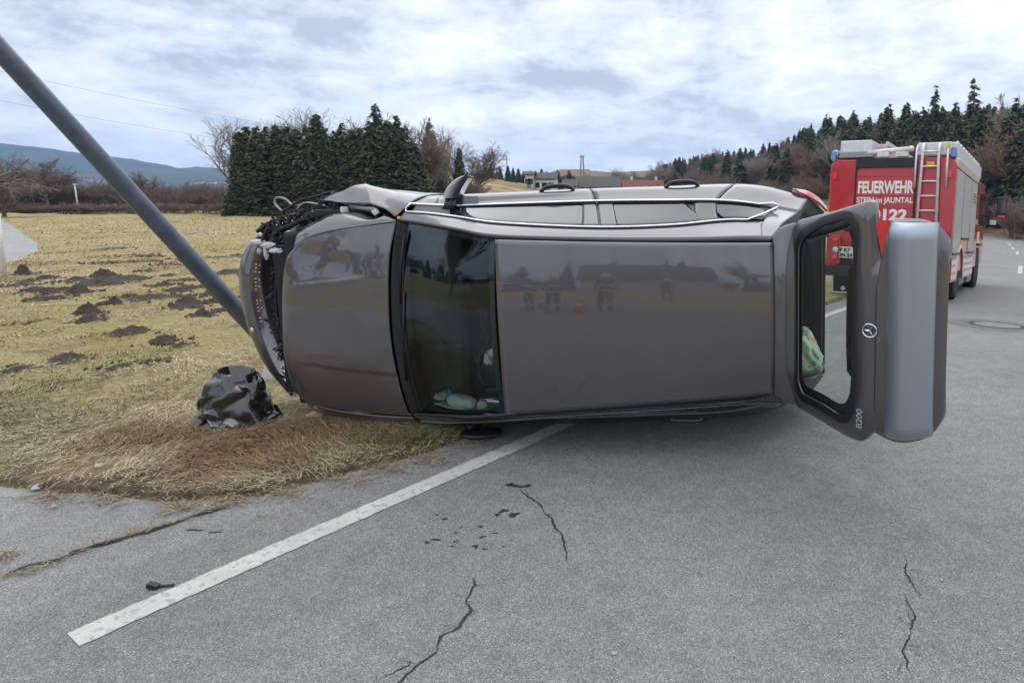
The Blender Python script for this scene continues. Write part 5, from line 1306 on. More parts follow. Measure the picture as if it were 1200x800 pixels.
def verge_litter():
    rnd = random.Random(9)
    # straw lying along the joint and on the kerb edge
    V = []; Fc = []; C_ = []
    def straw(px, py, n, spread, lmin, lmax):
        for _ in range(n):
            c = to_ground(px + rnd.gauss(0, spread), py + rnd.gauss(0, spread * .28)); a = rnd.uniform(0, 6.28); L = rnd.uniform(lmin, lmax); w = rnd.uniform(.0015, .004)
            d = np.array([math.cos(a), math.sin(a), 0]); p = np.array([-d[1], d[0], 0]) * w; z = np.array([0, 0, rnd.uniform(.004, .014)])
            o = len(V); V.extend([c + p + z, c - p + z, c + d * L - p * .5 + z * 1.6, c + d * L + p * .5 + z * 1.6]); Fc.append((o, o + 1, o + 2, o + 3))
            t = rnd.random(); k = np.array([.40, .33, .21]) * (1 - t) + np.array([.15, .10, .065]) * t; C_.extend([k] * 4)
    for f in np.linspace(0, 1, 60):
        straw(0 + 275 * f, 676 - 88 * f + 3 * math.sin(f * 9), 3 if f < .75 else 1, 4, .015, .06)
    straw(4, 652, 60, 8, .02, .08); straw(160, 622, 24, 14, .02, .07)
    for px, py in ((60, 582), (130, 584), (210, 592), (270, 586), (330, 578), (400, 562), (450, 550), (500, 538), (545, 520)): straw(px, py, 130, 16, .02, .09)
    tag(obj('straw_litter', mesh_np('straw_litter', np.array(V), np.array(Fc), M['grass'], False, np.array(C_))), kind='stuff')
    def pebble_mesh(k):
        n = 8; u = np.linspace(0, np.pi, n)[:, None]; v = np.linspace(0, 2 * np.pi, 11)[None, :]
        r = 1 + .5 * (fbm(u * 1.5 + k * 3, np.cos(v) * 1.5 + np.sin(v), 5 + k, 2) - .5)
        G = np.stack([r * np.sin(u) * np.cos(v), r * np.sin(u) * np.sin(v), .55 * r * np.cos(u)], -1); return mesh_np('stone', G.reshape(-1, 3), grid_faces(n, 11), M['stone'])
    pm = [pebble_mesh(k) for k in range(5)]
    for px, py, r, lab in ((118, 547, .055, 'flat pale stone at the grass edge, nearest the bin bag of the edge stones'), (79, 557, .045, 'pale stone at the grass edge, second from the left'), (48, 570, .05, 'leftmost pale stone at the grass edge'), (178, 568, .05, 'grey stone half sunk in the brown kerb debris'), (169, 505, .05, 'pale flat stone in the straw left of the bin bag'), (203, 560, .03, 'small pale stone beside the brown kerb debris'), (63, 594, .013, 'white chip on the lay-by asphalt by the grass')):
        c = to_ground(px, py); o = obj('stone', pm[rnd.randrange(5)]); o.location = (c[0], c[1], c[2] + .008); o.scale = (r * 1.3, r * .8, r * .5); o.rotation_euler = (0, 0, rnd.uniform(0, 6)); tag(o, lab, 'stone', 'stones along the grass edge')
    for (px, py, r) in ((497, 687, .008), (550, 704, .008), (560, 684, .006), (720, 766, .013), (594, 697, .006), (664, 681, .006), (986, 741, .008), (987, 731, .005), (1171, 760, .008), (1167, 778, .006), (1060, 630, .010), (968, 656, .006), (1103, 680, .008), (808, 658, .006), (418, 694, .006), (470, 740, .006), (205, 774, .008), (220, 778, .006), (97, 722, .005), (1050, 575, .006), (1000, 620, .005), (700, 565, .006), (860, 600, .005), (1095, 533, .007)):
        c = to_ground(px, py); o = obj('pebble', pm[rnd.randrange(5)]); o.location = (c[0], c[1], c[2] + .004); o.scale = (r, r * .8, r * .7); o.rotation_euler = (0, 0, rnd.uniform(0, 6)); tag(o, 'tiny pale pebble lying loose on the asphalt', 'pebble', 'pebbles on the road')
    c = to_ground(180, 689)
    t = tag(MB().box((0, 0, .012), (.05, .028, .024), Matrix.Rotation(.3, 3, 'Y')).box((.05, .01, .008), (.07, .012, .008), Matrix.Rotation(.2, 3, 'Z')).build('plastic_shard', M['plastic'], None, bevel=.003), 'small black plastic shard at the edge of the white line', 'shard'); t.location = c
    c = to_ground(369, 490)
    t = tag(MB().prism([(-.06, -.02), (.05, -.035), (.075, .0), (-.02, .04)], .02, .045, Matrix.Rotation(.3, 4, 'X')).build('plastic_shard', mat('pale_yellow_plastic', (.68, .62, .30), .4), None, bevel=.003), 'pale yellow plastic shard in the grass under the front wing', 'shard'); t.location = c
verge_litter()
def things_in_car():
    # things that slid down behind the windscreen and in the boot
    def place(o, s, t, h, R=None):
        m = CM @ Matrix.Translation((s, t, h))
        if R is not None: m = m @ R.to_4x4()
        o.matrix_world = m
    mint = mat('pale_mint_cloth', (.74, .86, .82), .8, var=.1, vscale=20, bump=.4, bscale=60)
    mint2 = mat('mint_board', (.68, .80, .75), .6)
    def blob(name, d, m, seed, amp=.3, n=22, tube=False):
        u = np.linspace(0, np.pi, n)[:, None]; v = np.linspace(0, 2 * np.pi, n * 2)[None, :]
        r = 1 + amp * (fbm(np.cos(v) * 1.8 * np.sin(u) + seed, np.sin(v) * 1.8 * np.sin(u) + np.cos(u) * 2, seed, 4) - .5) * 2
        su = np.sin(u) ** (.45 if tube else 1)
        U = np.stack([np.cos(u) + 0 * v, np.sin(u) * np.sin(v), np.sin(u) * np.cos(v)], -1); r = r * (1 + crease(U, 16, seed, .12 * amp / .4))
        G = np.stack([d[0] * np.cos(u) * (r if not tube else r ** .3) + 0 * v, d[1] * r * su * np.sin(v), d[2] * r * su * np.cos(v)], -1); return grid_ob(name, G, m)
    o = MB().prism([(1.19, 1.105), (1.30, 1.195), (1.44, 1.285), (1.70, 1.415), (1.72, 1.36), (1.62, 1.22), (1.34, 1.04)], -.004, .004, Matrix(((1, 0, 0, 0), (0, 0, -1, 0), (0, 1, 0, 0), (0, 0, 0, 1)))).build('sunshade', mint2, None); place(o, 0, -.622, 0); tag(o, 'flat pale mint sunshade lying along the lower windscreen edge', 'sunshade')
    SL = Matrix.Rotation(rad(-33), 3, 'Y')
    o = blob('towel', (.125, .045, .05), mint, 4, .25, tube=True); place(o, 1.43, -.572, 1.225, SL); tag(o, 'rolled pale mint towel behind the lower windscreen corner', 'towel')
    o = MB().lathe([(.001, -.03), (.034, -.028), (.036, .02), (.030, .03), (.012, .020), (.001, .018)], 22, 'x').build('paper_roll', mint, None, True); place(o, 1.585, -.575, 1.315, Matrix.Rotation(rad(-75), 3, 'Y')); tag(o, 'end of a pale paper roll beside the mint towel', 'paper roll')
    o = blob('cloth', (.032, .040, .03), mat('blue_cloth', (.06, .24, .55), .7), 6, .6); place(o, 1.325, -.525, 1.16); tag(o, 'small bright blue cloth on the mint towel', 'cloth')
    o = blob('tissue', (.05, .030, .03), mat('white_tissue', (.72, .72, .70), .9, bump=.5, bscale=90), 9, .7); place(o, 1.255, -.578, 1.10); tag(o, 'crumpled white tissue at the left end of the mint towel', 'tissue')
    o = MB().box((0, 0, 0), (.10, .09, .004)).build('notepaper', mat('yellow_green_paper', (.60, .72, .24), .8), None); place(o, 1.63, -.607, 1.32, SL @ Matrix.Rotation(rad(78), 3, 'X')); tag(o, 'yellow green slip of paper on the mint sunshade', 'paper')
    o = blob('tissue', (.032, .050, .035), bpy.data.materials['white_tissue'], 13, .7); place(o, 1.655, -.245, 1.36); tag(o, 'crumpled white tissue by the steering wheel behind the windscreen', 'tissue')
    bagm = mat('printed_carrier_bag', (.42, .62, .34), .45, bump=.5, bscale=30)
    nt = bagm.node_tree; N, L = nt.nodes, nt.links; tc = N.new('ShaderNodeTexCoord'); n = N.new('ShaderNodeTexNoise'); n.inputs['Scale'].default_value = 9; n.inputs['Detail'].default_value = 4; L.new(tc.outputs['Object'], n.inputs['Vector'])
    r = N.new('ShaderNodeValToRGB'); L.new(n.outputs['Fac'], r.inputs[0]); e = r.color_ramp.elements; r.color_ramp.interpolation = 'CONSTANT'
    e[0].position = 0; e[0].color = (.08, .28, .52, 1); e[1].position = .33; e[1].color = (.60, .72, .48, 1)
    for p, c in ((.46, (.46, .62, .34)), (.55, (.68, .74, .58)), (.63, (.66, .26, .08)), (.665, (.70, .72, .55)), (.72, (.25, .42, .18))):
        k = e.new(p); k.color = (*c, 1)
    L.new(r.outputs[0], N['Principled BSDF'].inputs['Base Color'])
    o = blob('carrier_bag', (.10, .15, .13), bagm, 21, .55, 34); place(o, 4.02, -.40, .86); tag(o, 'green printed carrier bag spilling out of the open boot', 'bag')
    o = MB().lathe([(.001, 0), (.20, .0), (.235, .03), (.24, .05), (.225, .055), (.19, .02), (.001, .02)], 30, 'y').build('boot_tray', M['trimgrey'], None, True); place(o, 3.91, -.56, .80); tag(o, 'round grey tub in the boot under the carrier bag', 'tub')
things_in_car()

# ------------------------------------------------------------------ trees
def tubes_np(segs, n=3):
    """segs: list of (p0, p1, r0, r1) -> verts, quads"""
    P0 = np.array([s[0] for s in segs]); P1 = np.array([s[1] for s in segs]); r0 = np.array([s[2] for s in segs]); r1 = np.array([s[3] for s in segs])
    d = P1 - P0; d /= np.linalg.norm(d, axis=1)[:, None] + 1e-9
    ref = np.where(np.abs(d[:, 2:3]) < .9, np.array([[0, 0, 1.]]), np.array([[1., 0, 0]]))
    a = np.cross(d, ref); a /= np.linalg.norm(a, axis=1)[:, None] + 1e-9; b = np.cross(d, a)
    q = np.arange(n) * 2 * np.pi / n
    ring = a[:, None] * np.cos(q)[None, :, None] + b[:, None] * np.sin(q)[None, :, None]
    V = np.concatenate([P0[:, None] + ring * r0[:, None, None], P1[:, None] + ring * r1[:, None, None]], 1)
    base = np.arange(len(segs))[:, None] * 2 * n; k = np.arange(n); k2 = (k + 1) % n
    Fq = np.stack([base + k, base + k2, base + n + k2, base + n + k], -1).reshape(-1, 4)
    return V.reshape(-1, 3), Fq
def make_bare(seed, spread=.9, up=.5, levels=5, trunk_frac=.22, multi=1, twigr=.0017, droop=0.0, nb=(7, 4, 4, 3)):
    """unit-height leafless tree -> (trunk mesh data, crown mesh data)"""
    rnd = random.Random(seed); trunk = []; crown = []
    def grow(p, d, L, r, lv):
        nseg = 3 if lv < 3 else 2; pts = [p]; dd = d.copy()
        for i in range(nseg):
            j = np.array([rnd.gauss(0, 1), rnd.gauss(0, 1), rnd.gauss(0, .6)]) * (.10 + .05 * lv)
            dd = dd + j + np.array([0, 0, (.10 * up if lv < 4 else 0) - droop * lv * .06]); dd /= np.linalg.norm(dd)
            q = pts[-1] + dd * L / nseg; f0, f1 = 1 - i / nseg * .45, 1 - (i + 1) / nseg * .45
            (trunk if lv == 0 else crown).append((pts[-1], q, r * f0, r * f1)); pts.append(q)
        if lv >= levels: return
        n = nb[min(lv, len(nb) - 1)]
        for k in range(n):
            f = rnd.uniform(.30 if lv else .42, 1.0); i = min(int(f * nseg), nseg - 1); g = f * nseg - i
            q = pts[i] * (1 - g) + pts[i + 1] * g; a = rnd.uniform(0, 2 * math.pi)
            side = np.array([math.cos(a), math.sin(a), 0]); nd = dd * (.75 if lv else .62) + side * spread * rnd.uniform(.55, 1.1) + np.array([0, 0, .15 * up]); nd /= np.linalg.norm(nd)
            grow(q, nd, L * rnd.uniform(.48, .74), max(r * .48, twigr), lv + 1)
        grow(pts[-1], dd, L * .62, max(r * .55, twigr), lv + 1)
    for m in range(multi):
        a = rnd.uniform(0, 6.28); off = np.array([math.cos(a), math.sin(a), 0]) * (.05 if multi > 1 else 0)
        d = np.array([math.cos(a), math.sin(a), 0]) * (rnd.uniform(.15, .6) if multi > 1 else .03) + np.array([0, 0, 1.0]); d /= np.linalg.norm(d)
        grow(off, d, .34 if multi == 1 else .36 * rnd.uniform(.7, 1.1), .022 if multi == 1 else .010, 0)
    tv = tubes_np(trunk, 6); cv = tubes_np(crown, 3)
    hmax = cv[0][:, 2].max()
    return (tv[0] / hmax, tv[1]), (cv[0] / hmax, cv[1])
def make_spruce(seed, width=.20, n_br=300, dense=1.0, bottom=.03, sparse=0.0, clump=.020):
    rnd = np.random.default_rng(seed)
    z = bottom + (1 - bottom) * (1 - rnd.random(n_br) ** .66)
    z = np.sort(z); keep = rnd.random(n_br) > sparse * (.5 + .5 * (fbm(z * 9, z * 0, seed, 3) < .5)); z = z[keep]; n = len(z)
    a = rnd.uniform(0, 2 * np.pi, n); prof = np.clip((1 - z), .0, 1) ** .78; prof = prof * np.clip((z - bottom) / .06 + .75, .75, 1)
    L = width * prof * rnd.uniform(.62, 1.15, n) + .008
    V = []; T = []; C_ = []
    for i in range(n):
        m = max(3, int(10 * dense * (L[i] / width) ** .7)) * 3
        f = rnd.uniform(.12, 1.02, m); ang = a[i] + rnd.normal(0, .16, m) * (1.15 - f * .4)
        r = L[i] * f; zz = z[i] + L[i] * (.16 * f - .55 * f * f) + rnd.normal(0, .006, m)
        c = np.stack([r * np.cos(ang), r * np.sin(ang), zz], 1) + rnd.normal(0, .004, (m, 3))
        s = clump * rnd.uniform(.6, 1.35, m)[:, None]
        out = np.stack([np.cos(ang), np.sin(ang), -.55 + rnd.normal(0, .35, m)], 1); out /= np.linalg.norm(out, axis=1)[:, None]
        sd = np.stack([-np.sin(ang), np.cos(ang), rnd.normal(0, .6, m)], 1); sd /= np.linalg.norm(sd, axis=1)[:, None]
        tri = np.stack([c - sd * s * .55, c + sd * s * .55, c + out * s * 1.7], 1)
        o = len(V) * 1
        V.append(tri.reshape(-1, 3))
        t = rnd.uniform(.6, 1.35, (m, 1)) * np.array([[.092, .116, .066]]); t = t + (rnd.random((m, 1)) < .22) * np.array([[.022, .028, .008]]) * rnd.uniform(.5, 1.4, (m, 1)) + (rnd.random((m, 1)) < .07) * np.array([[.04, .025, .012]])
        C_.append(np.repeat(t, 3, 0))
    V = np.concatenate(V); Tq = np.arange(len(V)).reshape(-1, 3)
    tr = tubes_np([(np.array([0, 0, 0.]), np.array([0, 0, .5]), .012, .008), (np.array([0, 0, .5]), np.array([0, 0, .99]), .008, .0015)], 6)
    return tr, (V, Tq, np.concatenate(C_))
LIB = {}
def lib_bare(key, seed, mt, **kw):
    t, c = make_bare(seed, **kw); LIB[key] = (mesh_np('trunk', t[0], t[1], M['bark'], True), mesh_np('crown', c[0], c[1], mt, False))
def lib_spruce(key, seed, **kw):
    t, c = make_spruce(seed, **kw); LIB[key] = (mesh_np('trunk', t[0], t[1], M['bark'], True), mesh_np('crown', c[0], c[1], M['needle'], False, c[2]))
for k in range(4): lib_spruce('spruce%d' % k, 100 + k, width=.205 + .03 * (k % 2), n_br=560, clump=.023)
for k in range(4): lib_spruce('dense%d' % k, 120 + k, width=.19 + .022 * k, n_br=520, dense=2.3, clump=.0165, bottom=.005, sparse=.1)
for k in range(2): lib_spruce('sparse%d' % k, 140 + k, width=.15, n_br=300, sparse=.5, bottom=.12, clump=.019)
for k in range(4): lib_bare('bare%d' % k, 200 + k, M['twig'], spread=.85, nb=(8, 4, 4, 3))
for k in range(3): lib_bare('pale%d' % k, 220 + k, M['twigpale'], spread=.75, up=.7, nb=(8, 4, 4, 3))
for k in range(4): lib_bare('red%d' % k, 240 + k, M['twigred'], spread=.9, nb=(8, 5, 4, 3), twigr=.0022)
for k in range(4): lib_bare('shrub%d' % k, 260 + k, M['twigred'] if k % 2 else M['twig'], spread=.75, multi=7, levels=3, nb=(4, 4, 4), up=.6, twigr=.0030)
for k in range(2): lib_bare('thin%d' % k, 290 + k, M['twigpale'], spread=.8, up=.8, nb=(7, 4, 3, 2), twigr=.0012)
lib_bare('droop0', 280, M['twig'], spread=1.1, nb=(9, 5, 4, 3), droop=.9, up=.2)
_tn = {'spruce': 'spruce_tree', 'dense': 'spruce_tree', 'sparse': 'pine_tree', 'bare': 'bare_tree', 'pale': 'bare_tree', 'red': 'bare_tree', 'shrub': 'bare_shrub', 'droop': 'bare_tree', 'thin': 'bare_tree'}
def tree(key, x, y, h, w, label, group, sink=.05):
    kind = key.rstrip('0123456789'); nm = _tn[kind]; tr, cr = LIB[key]
    t = thing(nm, label, 'shrub' if kind == 'shrub' else 'tree', (x, y, float(gz(x, y)) - sink), random.uniform(0, 6.28), group)
    t.scale = (h * w, h * w, h)
    obj('trunk', tr, t); obj('crown' if kind != 'shrub' else 'branches', cr, t); return t
def px_x(px, y): return (px - CX) / F * y
def top_h(px, py, y):
    x = px_x(px, y); return CAMH + (HZ - py) / F * y - float(gz(x, y))
rt = random.Random(21)
def at_px(key, px, py, y, w, label, group=None):
    return tree(key, px_x(px, y), y, max(top_h(px, py, y), .6), w, label, group)
# dark row of spruces left of the car
ROW = [(287, 152, 53), (297, 149, 54.5), (309, 148, 53), (320, 150, 55), (331, 144, 53.5), (343, 149, 53), (354, 151, 54.5), (365, 148, 53), (379, 132, 55), (388, 150, 53), (398, 153, 53.5), (408, 146, 55), (418, 149, 53), (428, 150, 54), (448, 124, 55), (440, 142, 52.5), (460, 139, 53), (470, 136, 54.5), (479, 148, 53), (488, 163, 52.5)]
ROW.sort()
ORD = 'first second third fourth fifth sixth seventh eighth ninth tenth eleventh twelfth thirteenth fourteenth fifteenth sixteenth seventeenth eighteenth nineteenth twentieth'.split()
for i, (px, py, y) in enumerate(ROW):
    lab = {287: 'leftmost spruce of the dense dark row, with boughs down to the meadow', 448: 'tallest pointed spruce of the dark row, near its right end', 379: 'slim tall spruce tip rising from the middle of the dark row', 488: 'low greenish spruce at the right end of the dark row'}.get(px, 'dark dense spruce, %s from the left in the row behind the crushed nose' % ORD[i])
    at_px('dense%d' % (i % 4), px, py, y, rt.uniform(.95, 1.35), lab, 'spruces of the dark row')
for n_, (px, py, y) in enumerate(sorted(((291, 205, 52), (312, 192, 52), (336, 200, 52), (358, 195, 52.3), (384, 190, 52.2), (405, 200, 52), (432, 195, 52), (455, 185, 51.8), (478, 190, 51.5), (280, 212, 51.5)))):
    at_px('dense%d' % rt.randrange(3), px, py, y, 2.0, 'low broad young spruce at the foot of the dark row, %s from the left' % ORD[n_], 'young spruces at the foot of the dark row')
for i, (px, py, y, k) in enumerate(((274, 136, 58, 'thin0'), (300, 137, 60, 'thin1'), (322, 141, 62, 'thin0'), (352, 134, 62, 'thin1'), (377, 127, 61, 'thin0'), (400, 137, 62, 'thin1'), (416, 140, 62, 'bare0'), (470, 131, 60, 'bare1'))):
    at_px(k, px, py, y, 1.0, 'leafless pale tree reaching out left of the dark spruce row' if i == 0 else 'leafless tree with pale twigs showing above the dark spruce row', 'bare trees behind the spruce row')
at_px('red0', 494, 150, 60, .8, 'reddish leafless tree right of the dark spruce row'); at_px('spruce0', 508, 141, 66, .85, 'airy tall spruce standing alone right of the dark row')
at_px('thin1', 500, 152, 64, .7, 'thin pale leafless tree left of the airy spruce'); at_px('thin0', 527, 156, 66, .6, 'narrow pale leafless tree between the airy spruce and the ivy tree')
at_px('thin1', 546, 148, 67, .9, 'tall leafless tree right of the lone airy spruce'); at_px('spruce2', 541, 172, 66.5, .8, 'small dark spruce at the foot of the tall leafless tree')
at_px('bare3', 556, 165, 69, .9, 'spreading leafless tree above the brown field edge')
for px, py in ((497, 200), (505, 204), (515, 203), (523, 204), (532, 203), (540, 205), (550, 204), (558, 206)): at_px('shrub%d' % rt.randrange(4), px, py, 66 + rt.random() * 3, 1.2, 'low brown shrub at the edge of the brown hill field', 'shrubs at the hill field edge')
# left hedge
at_px('droop0', -14, 158, 46, 1.2, 'spreading leafless tree with drooping boughs at the left edge'); at_px('bare1', 8, 176, 50, 1.1, 'leafless tree behind the drooping one at the left edge')
at_px('bare2', 58, 183, 58, 1.2, 'round bushy leafless tree in the hedge left of the leaning pole'); at_px('bare0', 168, 197, 62, 1.1, 'leafless tree in the hedge right of the leaning pole'); at_px('red3', 40, 196, 60, 1.2, 'brownish bushy tree in the hedge near the left edge')
for i in range(78):
    px = -45 + 338 * (i + rt.random()) / 78; y = 57 + 8 * rt.random() + .02 * abs(px)
    tgt = np.interp(px, [-40, 20, 60, 110, 150, 200, 290], [196, 200, 199, 210, 206, 211, 209]) + rt.uniform(-3, 12)
    at_px('shrub%d' % rt.randrange(4), px, tgt, y, rt.uniform(.9, 1.5), 'leafless brown shrub in the long hedge beyond the meadow', 'shrubs of the far hedge')
for i in range(40):
    px = -45 + 335 * (i + rt.random()) / 40
    at_px('shrub%d' % (1 + 2 * rt.randrange(2)), px, 236 + rt.uniform(-5, 3), 55 + rt.random() * 2, 2.2, 'low reddish undergrowth bush at the foot of the hedge', 'low bushes at the hedge foot')
t = thing('thin_stake', 'thin pale stake standing in the hedge left of the leaning pole', 'stake', (px_x(96, 57), 57, float(gz(px_x(96, 57), 57))))
MB().tube([(0, 0, 0), (-.12, 0, 1.2), (-.16, 0, 2.5)], [.07, .055, .05], 8).build('shaft', M['white'], t, True); MB().box((-.16, 0, 2.5), (.30, .1, .08)).build('cap', M['white'], t)
# far conifers and bare trees above the brown field and the houses
for px, py in ((556, 196), (562, 193), (570, 196), (577, 192), (584, 197), (588, 195), (597, 193), (603, 195), (609, 196), (615, 199), (623, 199), (629, 198), (636, 198), (642, 200), (649, 201), (655, 198), (668, 200)):
    at_px('spruce%d' % rt.randrange(4), px, py + rt.uniform(-1, 2), 158 + rt.random() * 14, 1.25, 'small far dark conifer on the skyline above the brown field', 'far conifers on the skyline')
for px, py in ((612, 203), (620, 204), (627, 203), (634, 205), (645, 203), (660, 203), (666, 203), (676, 202), (690, 204), (700, 203), (722, 196), (737, 200), (748, 199), (770, 193), (778, 192), (758, 204), (786, 200), (729, 206), (640, 207), (744, 205), (764, 203)):
    at_px('pale%d' % rt.randrange(3) if px > 715 else 'red%d' % rt.randrange(4), px, py, 165 + rt.random() * 14, 1.2, 'small far leafless tree on the skyline around the houses', 'far bare trees round the houses')
# wooded hillside on the right
TGT_X = [740, 770, 800, 830, 860, 900, 930, 960, 1000, 1040, 1080, 1130, 1160, 1200, 1300]; TGT_Y = [204, 196, 184, 178, 176, 168, 154, 143, 139, 134, 130, 122, 126, 121, 112]
def hill_tree(key, q, px, f, w, label, group):
    # distance where the sight line through px reaches depth q into the wood
    k = (px - CX) / F; y = (q + 34 * .936 + 60 * .36) / (k * .936 + .36)
    if y < 30 or y > 400: return
    x = k * y; tgt = np.interp(px, TGT_X, TGT_Y); z = float(gz(x, y)); h = (CAMH + (HZ - tgt) / F * y - z) * f
    h = min(max(h, 2.0), 22); tree(key, x, y, h, w, label, group)
for i in range(130):
    px = 772 + 520 * ((i + rt.random()) / 130) ** 1.0; q = 8 + 46 * rt.random()
    hill_tree('spruce%d' % rt.randrange(4), q, px, rt.uniform(.78, 1.04), rt.uniform(.95, 1.3), 'dark spruce in the wood on the hillside behind the fire engine', 'spruces on the wooded hillside')
for i in range(90):
    px = 765 + 540 * ((i + rt.random()) / 90) ** .9; q = 6 + 50 * rt.random()
    hill_tree(rt.choice(['red0', 'red1', 'red2', 'red3', 'bare0', 'bare1', 'pale0', 'pale1', 'pale2']), q, px, rt.uniform(.55, .93), rt.uniform(.95, 1.4), 'leafless brown tree in the wood on the hillside behind the fire engine', 'bare trees on the wooded hillside')
for i in range(150):
    px = 765 + 560 * ((i + rt.random()) / 150) ** .9; q = -1 + 34 * rt.random() ** 1.4
    k = (px - CX) / F; y = (q + 34 * .936 + 60 * .36) / (k * .936 + .36); x = k * y
    tree('shrub%d' % rt.randrange(4), x, y, rt.uniform(1.6, 4.2) * (1 + y / 300), rt.uniform(.9, 1.5), 'leafless brown bush on the slope of the wooded hillside', 'bushes on the wooded hillside')
for i in range(34):
    px = 960 + 300 * ((i + rt.random()) / 34); hill_tree('spruce%d' % rt.randrange(4), 8 + 26 * rt.random(), px, rt.uniform(.7, .95), rt.uniform(.9, 1.2), 'dark spruce low on the wooded hillside right behind the fire engine', 'spruces low on the wooded hillside')
for key, px, py, y, w, lab in (('spruce1', 1034, 124, 92, 1.0, 'tall dark spruce over the roof chest of the fire engine, left of its twin'), ('spruce3', 1055, 123, 94, .95, 'tall dark spruce over the fire engine, right twin of a close pair'), ('spruce0', 1080, 131, 96, 1.05, 'broad dark spruce right of the close spruce pair'),
                               ('sparse0', 1087, 104, 110, 1.0, 'thin see-through conifer rising behind the broad dark spruce'), ('sparse1', 1131, 97, 100, 1.25, 'tallest see-through pine on the skyline, above the fire engine ladder'), ('spruce2', 1111, 121, 98, .95, 'dark spruce left of the tallest see-through pine'),
                               ('spruce1', 1192, 118, 86, 1.0, 'dark spruce at the right edge of the picture'), ('pale1', 1172, 112, 96, .9, 'pale leafless tree left of the dark spruce at the right edge'), ('spruce3', 1178, 128, 92, .7, 'slim dark spruce near the right edge of the picture'), ('spruce2', 980, 136, 112, 1.1, 'dark spruce above the left corner of the fire engine'), ('spruce0', 963, 137, 116, 1.0, 'dark spruce left of the one above the fire engine corner'), ('spruce1', 995, 131, 112, 1.0, 'pointed dark spruce right above the fire engine roof chest')):
    at_px(key, px, py, y, w, lab)

# ------------------------------------------------------------------ houses, poles, hills
def house(name, label, cx, cy, w, d, hw, hr, wall, roof, chim=(), rot=0.0, nwin=4):
    t = thing(name, label, 'house', (cx, cy, float(gz(cx, cy)) - .3), rot)
    MB().prism([(-d / 2, 0), (-d / 2, hw), (0, hw + hr), (d / 2, hw), (d / 2, 0)], -w / 2, w / 2, Matrix(((0, 0, 1, 0), (1, 0, 0, 0), (0, 1, 0, 0), (0, 0, 0, 1)))).build('wall', wall, t)
    L = math.hypot(d / 2 + .5, hr); a = math.atan2(hr, d / 2); e = .18
    rf = MB()
    for s in (-1, 1): rf.box((0, s * (d / 4 + .25), hw + hr / 2 - .12 + e), (w + 1.0, L + .15, .22), Matrix.Rotation(-s * a, 3, 'X'))
    r = rf.build('roof', roof, t)
    for x in chim: MB().box((x, .6, hw + hr + .3), (.6, .6, 1.6)).build('chimney', M['wallwhite'], r)
    for k in range(nwin):
        x = -w / 2 + w * (k + .5) / nwin; f = MB().box((x, -d / 2 - .02, hw * .55), (1.2, .10, 1.3)).build('window', M['white'], t); MB().box((x, -d / 2 - .075, hw * .55), (1.0, .03, 1.1)).build('pane', M['blackglass'], f)
    MB().box((w / 2 - w / nwin, -d / 2 - .03, 1.05), (1.0, .08, 2.1)).build('door', M['wood'], t)
    return t
house('white_shed', 'small white shed left of the dark roofed house on the skyline', px_x(622.5, 145), 145, 1.5, 3, 3.2, .5, M['wallwhite'], M['roofdark'], nwin=2)
house('house', 'low white house with dark roof beyond the car', px_x(641, 148), 148, 4.6, 6, 3.0, 1.2, M['wallwhite'], M['roofdark'], nwin=3)
house('barn', 'long grey roofed building behind the twin utility pole', px_x(702, 152), 152, 9.5, 8, 2.9, 2.1, M['wallgrey'], M['roofdark'], nwin=5)
house('annex', 'small grey roofed annex left of the twin utility pole', px_x(670, 146), 146, 2.6, 5, 2.4, 1.3, M['wallgrey'], M['roofdark'], nwin=2)
house('house', 'brown roofed house with two white chimneys beyond the car roof', px_x(753, 158), 158, 9.0, 7, 2.4, 2.0, M['wallgrey'], M['roofbrown'], chim=(-2.6, 3.2), nwin=4)
def a_pole():
    y = 132.0; x = px_x(683, y); g = float(gz(x, y)); top = top_h(683, 183, y)
    t = thing('utility_pole', 'wooden twin legged utility pole standing in front of the far houses', 'utility pole', (x, y, g))
    for s in (-1, 1): MB().tube([(s * .62, 0, 0), (s * .16, 0, top)], [.19, .13], 8).build('leg', M['wood'], t, True)
    for z, w in ((top - .3, 1.0), (top - 2.9, 3.0)): MB().box((0, 0, z), (w, .12, .14)).build('cross_arm', M['wood'], t)
    for s in (-1, 1): MB().tube([(s * .42, 0, top - .2), (s * .42, 0, top + .3)], .07, 6).build('insulator', M['white'], t)
    for s in (-1.2, -.7, .7, 1.2): MB().tube([(s, 0, top - 2.85), (s, 0, top - 2.5)], .06, 6).build('insulator', M['white'], t)
a_pole()
y = 172.0; x = px_x(596, y); t = thing('utility_pole', 'thin far utility pole among the skyline conifers', 'utility pole', (x, y, float(gz(x, y)))); hh = top_h(596, 184, y)
MB().tube([(0, 0, 0), (0, 0, hh)], [.16, .11], 8).build('shaft', M['wood'], t); MB().box((0, 0, hh - 1.0), (1.7, .1, .12)).build('cross_arm', M['wood'], t)
